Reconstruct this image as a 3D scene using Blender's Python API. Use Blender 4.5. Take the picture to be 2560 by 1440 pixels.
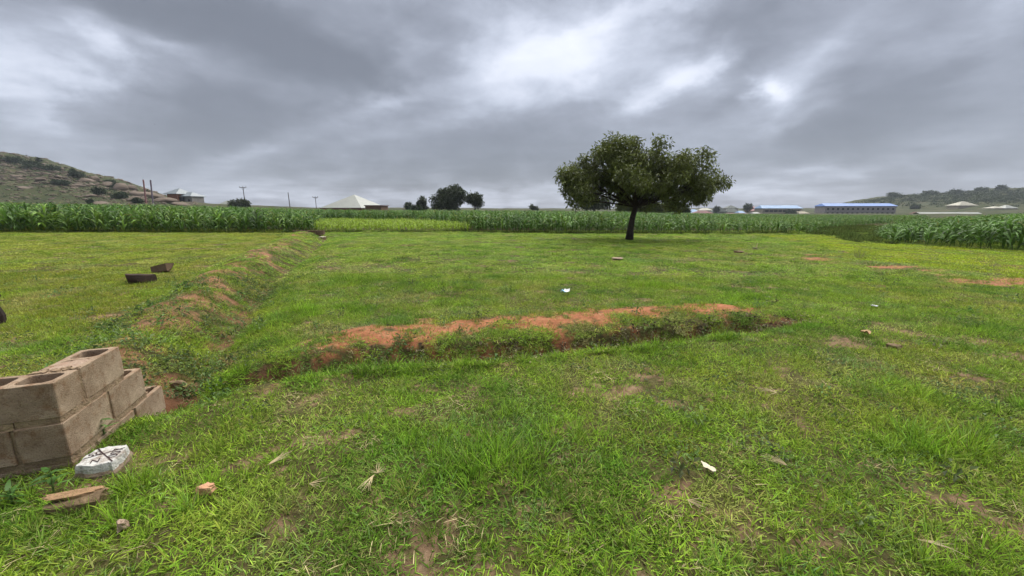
import bpy, bmesh, math, random
import numpy as np
from mathutils import Vector, Matrix, Quaternion

sc = bpy.context.scene
for o in list(bpy.data.objects):
    bpy.data.objects.remove(o)
R = math.radians
# ------------------------------------------------------------------ camera
H, FPX, PITCH = 1.6, 962.0, R(11.46)
cam = bpy.data.cameras.new('camera'); camo = bpy.data.objects.new('camera', cam)
sc.collection.objects.link(camo); sc.camera = camo
cam.sensor_width = 36; cam.lens = 36 * FPX / 2560; cam.clip_start = 0.05; cam.clip_end = 9000
camo.location = (0, 0, H); camo.rotation_euler = (R(90) - PITCH, 0, 0)
# ------------------------------------------------------------------ exposure, engine
EXPO = 2.05
sc.view_settings.view_transform = 'Standard'; sc.view_settings.look = 'None'
sc.view_settings.gamma = 1; sc.view_settings.use_curve_mapping = False
sc.view_settings.exposure = EXPO
sc.cycles.use_denoising = True
sc.cycles.max_bounces = 4; sc.cycles.diffuse_bounces = 2; sc.cycles.glossy_bounces = 2
sc.cycles.transparent_max_bounces = 6; sc.cycles.transmission_bounces = 4
sc.cycles.volume_bounces = 0; sc.cycles.use_adaptive_sampling = True; sc.cycles.adaptive_threshold = .025
# ------------------------------------------------------------------ pixel helpers (2560x1440 photograph)
CT, ST = math.cos(PITCH), math.sin(PITCH)
def ray(px, py):
    u, v = px - 1280, py - 720
    return np.array((u, FPX * CT - v * ST, -(FPX * ST + v * CT)))
def at(px, py, y):
    d = ray(px, py); return Vector(d * (y / d[1])) + Vector((0, 0, H))
def onz(px, py, z=0.0):
    d = ray(px, py); t = (z - H) / d[2]; return Vector(d * t) + Vector((0, 0, H))
def mpp(y): return y / 965.0          # metres per photo pixel at depth y
# ------------------------------------------------------------------ world: overcast sky
SUN_EL, SUN_AZ = R(62), R(18)
world = bpy.data.worlds.new('World'); sc.world = world; world.use_nodes = True
def build_world():
    nt = world.node_tree; N = nt.nodes; L = nt.links; N.clear()
    def math_(op, a, b=None, c=None, clamp=False):
        n = N.new('ShaderNodeMath'); n.operation = op; n.use_clamp = clamp
        for i, s in enumerate((a, b, c)):
            if s is None: continue
            if isinstance(s, (int, float)): n.inputs[i].default_value = s
            else: L.new(s, n.inputs[i])
        return n.outputs[0]
    tc = N.new('ShaderNodeTexCoord'); sep = N.new('ShaderNodeSeparateXYZ'); L.new(tc.outputs['Generated'], sep.inputs[0])
    X, Y, Z = sep.outputs
    az = math_('ARCTAN2', X, Y); el = math_('ARCSINE', Z)
    den = math_('ADD', math_('MAXIMUM', Z, 0.0), 0.10)
    comb = N.new('ShaderNodeCombineXYZ'); L.new(math_('DIVIDE', X, den), comb.inputs[0]); L.new(math_('DIVIDE', Y, den), comb.inputs[1])
    def noise(vec, scale, detail, rough, off=(0, 0, 0), rot=0, sc3=(1, 1, 1), col=False, dist=0):
        m = N.new('ShaderNodeMapping'); m.inputs['Location'].default_value = off
        m.inputs['Rotation'].default_value = (0, 0, rot); m.inputs['Scale'].default_value = sc3
        L.new(vec, m.inputs['Vector'])
        n = N.new('ShaderNodeTexNoise'); n.inputs['Scale'].default_value = scale; n.inputs['Detail'].default_value = detail
        n.inputs['Roughness'].default_value = rough; n.inputs['Distortion'].default_value = dist
        L.new(m.outputs[0], n.inputs['Vector'])
        return n.outputs['Color'] if col else n.outputs[0]
    # warped angle coordinates
    ang = N.new('ShaderNodeCombineXYZ'); L.new(az, ang.inputs[0]); L.new(el, ang.inputs[1])
    wn = noise(ang.outputs[0], 3.4, 9, 0.60, sc3=(1, 1.7, 1), col=True)
    sub = N.new('ShaderNodeVectorMath'); sub.operation = 'SUBTRACT'; L.new(wn, sub.inputs[0]); sub.inputs[1].default_value = (.5, .5, .5)
    scl = N.new('ShaderNodeVectorMath'); scl.operation = 'MULTIPLY'; L.new(sub.outputs[0], scl.inputs[0]); scl.inputs[1].default_value = (.36, .17, 0)
    wrp = N.new('ShaderNodeVectorMath'); wrp.operation = 'ADD'; L.new(ang.outputs[0], wrp.inputs[0]); L.new(scl.outputs[0], wrp.inputs[1])
    # cloud masses: (px, py, rx, ry, clockwise rotation, weight)
    masses = [(520, 40, 620, 95, 9, -.24), (860, 190, 190, 70, 20, -.15), (520, 290, 330, 85, -4, -.20), (760, 330, 240, 45, -16, -.12),
              (110, 165, 190, 70, 10, .30), (330, 145, 80, 45, 10, .22), (30, 240, 80, 60, 0, .18), (480, 130, 140, 30, 12, .12),
              (920, 275, 170, 38, -22, .28), (660, 370, 130, 34, -22, .20), (1010, 130, 40, 60, 20, .10),
              (1390, 130, 230, 95, 0, .26), (1270, 210, 200, 70, -10, .14), (1650, 210, 150, 42, -24, .30), (1780, 150, 80, 44, -30, .14),
              (1590, 20, 190, 40, -10, .16), (1945, 205, 58, 36, -15, .36), (2080, 150, 120, 60, -30, .12), (1780, 95, 130, 60, -35, -.10), (1900, 80, 120, 90, -20, -.10),
              (2170, 270, 330, 75, -18, -.17), (2470, 90, 150, 140, 0, .10), (1130, 425, 330, 48, 0, -.13), (2320, 395, 380, 45, -6, -.08),
              (1960, 300, 110, 22, -15, .10), (1330, 320, 260, 50, -5, -.07), (120, 400, 260, 60, 0, .05), (1230, 480, 330, 20, -2, .12),
              (1950, 480, 500, 22, -6, .07), (560, 460, 200, 30, -5, .06), (2050, 420, 130, 18, -5, .10), (1500, 420, 140, 40, 0, -.08), (1250, 365, 420, 36, -3, -.10), (2150, 335, 360, 44, -8, -.09), (1300, 503, 900, 13, 0, .10), (980, 60, 150, 60, 10, -.08), (1060, 330, 200, 30, -12, .08), (1830, 250, 120, 30, -20, -.10)]
    def ae(px, py):
        d = ray(px, py); d = d / np.linalg.norm(d); return math.atan2(d[0], d[1]), math.asin(d[2])
    total = None
    for px, py, rx, ry, rot, w in masses:
        a0, e0 = ae(px, py)
        sa = abs(ae(px + rx * .5, py)[0] - ae(px - rx * .5, py)[0]); se = abs(ae(px, py + ry * .5)[1] - ae(px, py - ry * .5)[1])
        m = N.new('ShaderNodeMapping'); m.vector_type = 'TEXTURE'
        m.inputs['Location'].default_value = (a0, e0, 0); m.inputs['Rotation'].default_value = (0, 0, -R(rot)); m.inputs['Scale'].default_value = (sa, se, 1)
        L.new(wrp.outputs[0], m.inputs['Vector'])
        ln = N.new('ShaderNodeVectorMath'); ln.operation = 'DOT_PRODUCT'; L.new(m.outputs[0], ln.inputs[0]); L.new(m.outputs[0], ln.inputs[1])
        ex = math_('POWER', 2.718, math_('MULTIPLY', ln.outputs['Value'], -1.0))
        total = math_('MULTIPLY_ADD', ex, w * (1.5 if w < 0 else 1.15), total if total is not None else 0.0)
    n1 = noise(comb.outputs[0], 0.55, 8, 0.6, off=(3.1, 1.7, 0), rot=R(25), sc3=(1, 1.25, 1), dist=.35)
    n2 = noise(comb.outputs[0], 1.9, 9, 0.62, off=(7.1, 2.2, 0), rot=R(15), dist=.25)
    n3 = noise(ang.outputs[0], 5.0, 9, 0.62, off=(1, 4, 0), sc3=(1, 1.9, 1), rot=R(14), dist=.35)
    v = math_('ADD', total, 0.40)
    v = math_('MULTIPLY_ADD', math_('SUBTRACT', n1, .5), .26, v)
    v = math_('MULTIPLY_ADD', math_('SUBTRACT', n2, .5), .30, v)
    v = math_('MULTIPLY_ADD', math_('SUBTRACT', n3, .5), .42, v)
    cr = N.new('ShaderNodeValToRGB'); e = cr.color_ramp; e.interpolation = 'B_SPLINE'
    e.elements[0].position = 0.0; e.elements[0].color = (.138, .149, .178, 1)
    e.elements[1].position = 1.0; e.elements[1].color = (.95, .97, 1.0, 1)
    for p, c in ((.22, (.180, .195, .232)), (.40, (.282, .304, .362)), (.55, (.445, .485, .575)), (.72, (.68, .72, .83))):
        q = e.elements.new(p); q.color = (*c, 1)
    L.new(v, cr.inputs[0])
    sky = N.new('ShaderNodeTexSky'); sky.sky_type = 'NISHITA'; sky.sun_disc = False
    sky.sun_elevation = SUN_EL; sky.sun_rotation = SUN_AZ
    b1 = N.new('ShaderNodeBackground'); L.new(sky.outputs[0], b1.inputs[0]); b1.inputs[1].default_value = 0.05
    b2 = N.new('ShaderNodeBackground'); L.new(cr.outputs[0], b2.inputs[0]); b2.inputs[1].default_value = 1.24 / 2 ** EXPO
    mx = N.new('ShaderNodeMixShader'); mx.inputs[0].default_value = .95
    L.new(b1.outputs[0], mx.inputs[1]); L.new(b2.outputs[0], mx.inputs[2])
    out = N.new('ShaderNodeOutputWorld'); L.new(mx.outputs[0], out.inputs[0])
build_world()
# ------------------------------------------------------------------ sun behind the cloud: weak, very soft
sun = bpy.data.lights.new('sun', 'SUN'); suno = bpy.data.objects.new('sun', sun); sc.collection.objects.link(suno)
sun.energy = 1.5; sun.angle = R(80); sun.color = (1, .965, .90)
Sdir = Vector((math.cos(SUN_EL) * math.sin(SUN_AZ), math.cos(SUN_EL) * math.cos(SUN_AZ), math.sin(SUN_EL)))
suno.rotation_euler = Sdir.to_track_quat('Z', 'Y').to_euler(); suno.location = (0, 0, 60)

# ================================================================== helpers
COL = sc.collection
rng = np.random.default_rng(7); random.seed(7)
def vnoise(x, y, seed=0):
    xi, yi = np.floor(x), np.floor(y); fx, fy = x - xi, y - yi
    def h(a, b):
        s = np.sin(a * 127.1 + b * 311.7 + seed * 74.7) * 43758.5453
        return s - np.floor(s)
    ux, uy = fx * fx * (3 - 2 * fx), fy * fy * (3 - 2 * fy)
    return (h(xi, yi) * (1 - ux) + h(xi + 1, yi) * ux) * (1 - uy) + (h(xi, yi + 1) * (1 - ux) + h(xi + 1, yi + 1) * ux) * uy
def fbm(x, y, oct=4, seed=0):
    s, a, t = 0, .5, 0
    for k in range(oct):
        s = s + a * vnoise(x * 2 ** k, y * 2 ** k, seed + k * 3); t += a; a *= .5
    return s / t
def sstep(a, b, x):
    t = np.clip((x - a) / (b - a), 0, 1); return t * t * (3 - 2 * t)
def polydist(x, y, pts):
    """distance to a polyline, and how far along it (0..1)"""
    best = np.full(np.shape(x), 1e9); par = np.zeros(np.shape(x)); n = len(pts) - 1
    for i in range(n):
        (ax, ay), (bx, by) = pts[i], pts[i + 1]
        dx, dy = bx - ax, by - ay; t = np.clip(((x - ax) * dx + (y - ay) * dy) / (dx * dx + dy * dy), 0, 1)
        d = np.hypot(x - ax - t * dx, y - ay - t * dy); m = d < best
        best = np.where(m, d, best); par = np.where(m, (i + t) / n, par)
    return best, par
def inpoly(x, y, poly):
    r = np.zeros(np.shape(x), bool); n = len(poly)
    for i in range(n):
        (x1, y1), (x2, y2) = poly[i], poly[(i + 1) % n]
        if y1 == y2: continue
        r ^= ((y1 > y) != (y2 > y)) & (x < (x2 - x1) * (y - y1) / (y2 - y1) + x1)
    return r
def mesh_np(name, V, F, smooth=False, attrs=None):
    V = np.asarray(V, np.float32).reshape(-1, 3); F = np.asarray(F, np.int32)
    me = bpy.data.meshes.new(name); me.vertices.add(len(V)); me.vertices.foreach_set('co', V.ravel())
    if len(F):
        n, k = F.shape; me.loops.add(n * k); me.loops.foreach_set('vertex_index', F.ravel())
        me.polygons.add(n); me.polygons.foreach_set('loop_start', np.arange(0, n * k, k, dtype=np.int32))
        me.polygons.foreach_set('use_smooth', np.full(n, smooth))
    me.update(calc_edges=True)
    for an, (ty, data) in (attrs or {}).items():
        a = me.attributes.new(an, ty, 'POINT')
        a.data.foreach_set({'FLOAT': 'value', 'INT': 'value', 'FLOAT_VECTOR': 'vector'}[ty], np.ascontiguousarray(data).ravel())
    return me
class MB:
    """collects quads (triangles repeat a corner's neighbour) and builds one mesh"""
    def __init__(s): s.V, s.F, s.n, s.A = [], [], 0, []
    def add(s, V, F, a=0.0):
        V = np.asarray(V, float).reshape(-1, 3); s.V.append(V); s.F.append(np.asarray(F, int).reshape(-1, 4) + s.n); s.n += len(V)
        s.A.append(np.broadcast_to(np.asarray(a, float), (len(V),)))
    def box(s, c, d, rz=0.0, M=None, a=0.0):
        v = np.array([(i, j, k) for k in (-.5, .5) for j in (-.5, .5) for i in (-.5, .5)]) * np.array(d)
        if M is not None: v = v @ np.array(M).T
        elif rz: v = v @ np.array([[math.cos(rz), math.sin(rz), 0], [-math.sin(rz), math.cos(rz), 0], [0, 0, 1]])
        s.add(v + np.array(c), [(0, 2, 3, 1), (4, 5, 7, 6), (0, 1, 5, 4), (2, 6, 7, 3), (0, 4, 6, 2), (1, 3, 7, 5)], a)
    def tube(s, pts, rad, n=8, a=0.0, cap=True):
        pts = np.asarray(pts, float); m = len(pts); V = []
        for i in range(m):
            t = pts[min(i + 1, m - 1)] - pts[max(i - 1, 0)]; t = t / (np.linalg.norm(t) + 1e-9)
            up = np.array((0, 0, 1.)) if abs(t[2]) < .9 else np.array((1., 0, 0))
            e1 = np.cross(t, up); e1 /= np.linalg.norm(e1); e2 = np.cross(t, e1); r = rad[i] if np.ndim(rad) else rad
            for k in range(n):
                q = 2 * math.pi * k / n; V.append(pts[i] + r * (math.cos(q) * e1 + math.sin(q) * e2))
        F = [(i * n + k, i * n + (k + 1) % n, (i + 1) * n + (k + 1) % n, (i + 1) * n + k) for i in range(m - 1) for k in range(n)]
        if cap:
            V += [pts[0], pts[-1]]; b = m * n
            for k in range(0, n, 2):
                F.append((b, (k + 2) % n, (k + 1) % n, k)); F.append((b + 1, (m - 1) * n + k, (m - 1) * n + (k + 1) % n, (m - 1) * n + (k + 2) % n))
        s.add(V, F, a)
    def mesh(s, name, smooth=False):
        V = np.concatenate(s.V); F = np.concatenate(s.F)
        return mesh_np(name, V, F, smooth, {'bv': ('FLOAT', np.concatenate(s.A).astype(np.float32))})
    def build(s, name, mat, parent=None, smooth=False): return obj(name, s.mesh(name, smooth), mat, parent)
def obj(name, me, mat=None, parent=None, loc=None, rz=None):
    o = bpy.data.objects.new(name, me); COL.objects.link(o)
    if mat is not None and me is not None and not me.materials: me.materials.append(mat)
    if parent is not None: o.parent = parent
    if loc is not None: o.location = loc
    if rz is not None: o.rotation_euler = (0, 0, rz)
    return o
def tag(o, label, cat=None, group=None, kind=None):
    o['label'] = label
    if cat: o['category'] = cat
    if group: o['group'] = group
    if kind: o['kind'] = kind
    return o
def empty(name, loc, rz=0.0):
    o = bpy.data.objects.new(name, None); COL.objects.link(o); o.empty_display_size = .2; o.location = loc; o.rotation_euler = (0, 0, rz); return o
# ------------------------------------------------------------------ materials
def mat_new(name):
    m = bpy.data.materials.new(name); m.use_nodes = True; N = m.node_tree.nodes; L = m.node_tree.links
    return m, N, L, N['Principled BSDF']
def mat(name, c1, c2=None, rough=.8, scale=6.0, bump=0.0, detail=6, spec=.3, bscale=None, lo=.35, hi=.65, coord='Object'):
    """two tones mixed by noise, with fine relief"""
    m, N, L, b = mat_new(name); b.inputs['Roughness'].default_value = rough; b.inputs['Specular IOR Level'].default_value = spec
    if c2 is None: c2 = tuple(x * .75 for x in c1)
    tc = N.new('ShaderNodeTexCoord'); n = N.new('ShaderNodeTexNoise'); n.inputs['Scale'].default_value = scale; n.inputs['Detail'].default_value = detail
    n.inputs['Roughness'].default_value = .62; L.new(tc.outputs[coord], n.inputs['Vector'])
    r = N.new('ShaderNodeValToRGB'); r.color_ramp.elements[0].position = lo; r.color_ramp.elements[1].position = hi
    r.color_ramp.elements[0].color = (*c2, 1); r.color_ramp.elements[1].color = (*c1, 1); L.new(n.outputs[0], r.inputs[0]); L.new(r.outputs[0], b.inputs['Base Color'])
    if bump:
        n2 = N.new('ShaderNodeTexNoise'); n2.inputs['Scale'].default_value = bscale or scale * 4; n2.inputs['Detail'].default_value = 8; L.new(tc.outputs[coord], n2.inputs['Vector'])
        bp = N.new('ShaderNodeBump'); bp.inputs['Strength'].default_value = bump; bp.inputs['Distance'].default_value = .02; L.new(n2.outputs[0], bp.inputs['Height']); L.new(bp.outputs[0], b.inputs['Normal'])
    return m
def leaf_mat(name, col, var=.5, trans=.3, rough=.55, spec=.3, instanced=False, yellow=(.25, .22, .04)):
    """leaf blades: bv = per-leaf variation; instanced plants take their own tint"""
    m, N, L, b = mat_new(name); b.inputs['Roughness'].default_value = rough; b.inputs['Specular IOR Level'].default_value = spec
    a = N.new('ShaderNodeAttribute'); a.attribute_name = 'bv'
    if instanced:
        t = N.new('ShaderNodeAttribute'); t.attribute_type = 'INSTANCER'; t.attribute_name = 'tint'; base = t.outputs['Color']
    else:
        t = N.new('ShaderNodeRGB'); t.outputs[0].default_value = (*col, 1); base = t.outputs[0]
    mr = N.new('ShaderNodeMapRange'); mr.inputs['To Min'].default_value = 1 - var; mr.inputs['To Max'].default_value = 1 + var; L.new(a.outputs['Fac'], mr.inputs[0])
    mu = N.new('ShaderNodeMix'); mu.data_type = 'RGBA'; mu.blend_type = 'MULTIPLY'; mu.inputs[0].default_value = 1; L.new(base, mu.inputs[6]); L.new(mr.outputs[0], mu.inputs[7])
    # a few withered leaves
    gt = N.new('ShaderNodeMapRange'); gt.inputs['From Min'].default_value = .93; gt.inputs['From Max'].default_value = 1.0; gt.inputs['To Max'].default_value = .8; L.new(a.outputs['Fac'], gt.inputs[0])
    m2 = N.new('ShaderNodeMix'); m2.data_type = 'RGBA'; L.new(gt.outputs[0], m2.inputs[0]); L.new(mu.outputs[2], m2.inputs[6]); m2.inputs[7].default_value = (*yellow, 1)
    L.new(m2.outputs[2], b.inputs['Base Color'])
    tr = N.new('ShaderNodeBsdfTranslucent'); L.new(m2.outputs[2], tr.inputs[0])
    mx = N.new('ShaderNodeMixShader'); mx.inputs[0].default_value = trans; L.new(b.outputs[0], mx.inputs[1]); L.new(tr.outputs[0], mx.inputs[2])
    L.new(mx.outputs[0], N['Material Output'].inputs[0])
    return m

# ================================================================== terrain
TRENCH_A = [(-3.05, 3.2), (-2.45, 3.72), (-1.5, 4.02), (.1, 4.32), (1.7, 4.72), (3.3, 5.2), (4.25, 5.55)]
BANK_A = [(-1.85, 4.70), (-1.4, 4.82), (-.45, 5.1), (.7, 5.36), (2.0, 5.7), (3.4, 6.08), (3.9, 6.25)]
TRENCH_B = [(-3.05, 3.2), (-3.75, 4.6), (-4.55, 6.3), (-5.75, 9.1), (-7.4, 13.6), (-11.3, 23.5)]
BANK_B = [(-4.15, 3.9), (-4.8, 5.2), (-5.65, 7.0), (-6.8, 9.4), (-8.6, 13.8), (-12.6, 23.6)]
LEFT_RIDGE = [(-900, 240, 400), (-400, 300, 330), (0, 383, 250), (60, 395, 245), (120, 405, 238), (200, 430, 228), (260, 447, 218), (330, 464, 205), (380, 480, 195), (440, 502, 180), (520, 513, 165), (640, 519, 160), (800, 524, 160)]
RIGHT_RIDGE = [(2040, 523, 430), (2090, 514, 440), (2130, 506, 450), (2170, 498, 455), (2230, 490, 460), (2300, 487, 470), (2350, 483, 475), (2420, 480, 480), (2480, 474, 490), (2560, 471, 500), (2900, 462, 560), (3600, 470, 700)]
def ridge_table(t):
    a, yy, zz = [], [], []
    for px, py, y in t:
        p = at(px, py, y); a.append(p.x / p.y); yy.append(y); zz.append(p.z)
    return np.array(a), np.array(yy), np.array(zz)
LT, RT = ridge_table(LEFT_RIDGE), ridge_table(RIGHT_RIDGE)
def G(x, y, detail=True):
    x = np.asarray(x, float); y = np.asarray(y, float)
    near = 1 - sstep(28, 45, np.hypot(x, y))
    z = .05 * (fbm(x / 2.6, y / 2.6, 3, 2) - .5) * near + .16 * (fbm(x / 9, y / 9, 2, 5) - .5) * near * sstep(5, 9, y)
    if detail: z = z + .035 * (fbm(x / .35, y / .35, 3, 9) - .5) * near
    z = z + .012 * np.clip(-x - 10, 0, 60)
    # spoil banks and foundation trenches
    d, p = polydist(x, y, TRENCH_A); w = .26 + .1 * (fbm(x * 1.5, y * 1.5, 2, 21) - .5)
    z = z - .24 * np.exp(-(d / w) ** 4) * (1 - .75 * sstep(.8, 1, p))
    d, p = polydist(x, y, BANK_A); lump = .6 + .8 * fbm(x * 1.6, y * 1.6, 3, 31)
    z = z + .070 * lump * np.exp(-(d / .52) ** 2) * (1 - .6 * sstep(.85, 1, p))
    d, p = polydist(x, y, TRENCH_B); z = z - (.26 - .06 * p) * np.exp(-(d / .34) ** 2)
    d, p = polydist(x, y, BANK_B); lump = .6 + .8 * fbm(x * 1.1, y * 1.1, 3, 33)
    z = z + .30 * lump * np.exp(-(d / (.50 + .20 * p)) ** 2.4) * (.75 + .3 * p) * (1 - sstep(23.2, 24.6, y))
    # far country
    yy = np.maximum(y, 1e-3); a = np.where(y > 0, x / yy, np.sign(x) * 50)
    z = z - 2.9 * sstep(45, 260, y) * sstep(.05, .5, a)
    for (ta, ty, tz), f0, pw in ((LT, .30, 1.0), (RT, np.interp(a, [.92, 1.05, 1.2], [.62, .50, .35]), 1.0)):
        yr = np.interp(a, ta, ty); zr = np.interp(a, ta, tz)
        t = np.clip((y / yr - f0) / (1 - f0), 0, 1); prof = t * t * (2.2 - 1.2 * t)
        back = 1 - .55 * sstep(1.0, 2.2, y / yr)
        z0 = -2.9 * sstep(.05, .5, a) if ty is RT[1] else 0.0
        hz = np.maximum(zr - z0, 0) * prof * back * (y > 0)
        m = sstep(1.5, 6, hz) * hz
        z = z + hz + (fbm(x / 14, y / 14, 4, 41) - .5) * np.minimum(hz * .35, 4.5) + (fbm(x / 4.5, y / 4.5, 3, 47) - .5) * np.minimum(hz * .12, 1.6)
    return z
def gz(x, y): return float(G(np.array([x]), np.array([y]))[0])
def hit(px, py, ymax=900):
    d = ray(px, py); ys = np.concatenate([np.linspace(1.2, 40, 3000), np.linspace(40, ymax, 6000)]); t = ys / d[1]
    zz = H + d[2] * t - G(d[0] * t, ys, False); i = int(np.argmax(zz < 0)); i = i if zz[i] < 0 else len(ys) - 1
    return Vector((d[0] * t[i], ys[i], gz(d[0] * t[i], ys[i])))
def hits(px, py, y0=40, y1=900, n=420):
    """many pixels at once, far country only"""
    px, py = np.asarray(px, float), np.asarray(py, float); u, v = px - 1280, py - 720; fw = FPX * CT - v * ST; dz = -(FPX * ST + v * CT)
    out = np.full(len(px), y1 * 1.0); done = np.zeros(len(px), bool)
    for y in np.geomspace(y0, y1, n):
        below = (H + dz * y / fw < G(u * y / fw, np.full(len(px), y), False)) & ~done; out[below] = y; done |= below
    return np.stack([u * out / fw, out, G(u * out / fw, out, False)], 1)
def soil_patches():
    L = []
    for px, py, rx, ry, s in [(2540, 705, 1.9, .6, 1.6), (2225, 667, .9, .32, 1.4), (2350, 676, .7, .25, 1.3), (2040, 648, .7, .4, 1.2), (1850, 690, .7, .22, .7), (1900, 719, .8, .2, .7), (1985, 735, .5, .15, .8), (1700, 685, .5, .2, .5),
                        (1490, 985, .30, .14, 1), (1575, 972, .13, .09, 1), (1825, 940, .10, .10, 1), (2535, 890, .5, .22, .9), (430, 985, .36, .34, 1.35), (375, 770, .45, .2, 1), (255, 795, .45, .2, .9), (520, 665, .4, .25, .8), (490, 692, .4, .2, .85), (560, 738, .35, .25, .8), (700, 607, .3, .8, .6), (640, 640, .3, .5, .6),
                        (1680, 1240, .12, .08, .6), (1000, 1290, .1, .06, .5), (760, 1330, .12, .07, .5), (420, 1270, .12, .09, .6), (1340, 1265, .13, .07, .7), (1720, 1000, .12, .06, .6), (2120, 862, .28, .14, .9), (2225, 855, .22, .14, .8), (2085, 815, .2, .07, .8), (860, 1090, .35, .12, .45), (1240, 1075, .3, .12, .45), (340, 820, .3, .12, .7), (330, 890, .2, .1, .8), (600, 875, .2, .1, .6), (1430, 722, .5, .14, .45), (1370, 700, .5, .14, .4), (700, 720, .35, .35, .5),
                        (1760, 600, 1.5, .7, .35), (1970, 600, 1.2, .6, .4), (2400, 1260, .16, .1, .5), (2480, 1290, .2, .1, .5)]:
        p = hit(px, py); L.append((p.x, p.y, rx, ry, s))
    return L
SOILP = soil_patches()
def soil(x, y):
    """1 = bare laterite"""
    n = fbm(x * 3.1, y * 3.1, 4, 51); n2 = fbm(x * 9, y * 9, 3, 57); v = np.zeros(np.shape(x))
    for cx, cy, rx, ry, s in SOILP:
        q = ((x - cx) / rx) ** 2 + ((y - cy) / ry) ** 2; v = np.maximum(v, s * (1.25 - q))
    d, p = polydist(x, y - .02, BANK_A); v = np.maximum(v, .95 * np.exp(-(d / (.46 - .14 * p)) ** 4) * (1 - .5 * sstep(.85, 1, p)))
    d, p = polydist(x, y, TRENCH_A); v = np.maximum(v, 1.15 * np.exp(-(d / .25) ** 4) * (.05 + 1.15 * sstep(.22, .5, p)))
    d, p = polydist(x, y, TRENCH_B); v = np.maximum(v, .55 * np.exp(-(d / .3) ** 2) * (1 - sstep(.3, .8, p)))
    d, p = polydist(x, y, BANK_B); v = np.maximum(v, .72 * np.exp(-(d / .42) ** 2))
    v = v + (n - .5) * 1.7 + (n2 - .5) * 1.9 + (fbm(x * 26, y * 26, 2, 59) - .5) * .8
    return sstep(.36, .66, v)
def redness(x, y):
    """1 = fresh orange laterite of the banks, 0 = trodden tan soil"""
    d, p = polydist(x, y, BANK_A); d2, p2 = polydist(x, y, BANK_B); d3, p3 = polydist(x, y, TRENCH_A)
    return np.clip(1 - sstep(.45, 1.0, d) + .35 * (1 - sstep(.3, .6, d3)) + .75 * sstep(6.5, 8, x) + .45 * (1 - sstep(.6, 1.4, d2)), 0, 1)
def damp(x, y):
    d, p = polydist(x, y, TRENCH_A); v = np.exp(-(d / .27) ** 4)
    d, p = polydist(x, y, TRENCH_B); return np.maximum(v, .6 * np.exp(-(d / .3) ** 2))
LIME = [tuple(hit(px, py).xy) for px, py in ((1900, 586), (1960, 600), (2060, 618), (2130, 650), (2250, 657), (2400, 672), (2560, 702), (2800, 730), (2800, 655), (2560, 628), (2300, 614), (2190, 603), (2080, 590))]
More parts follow.
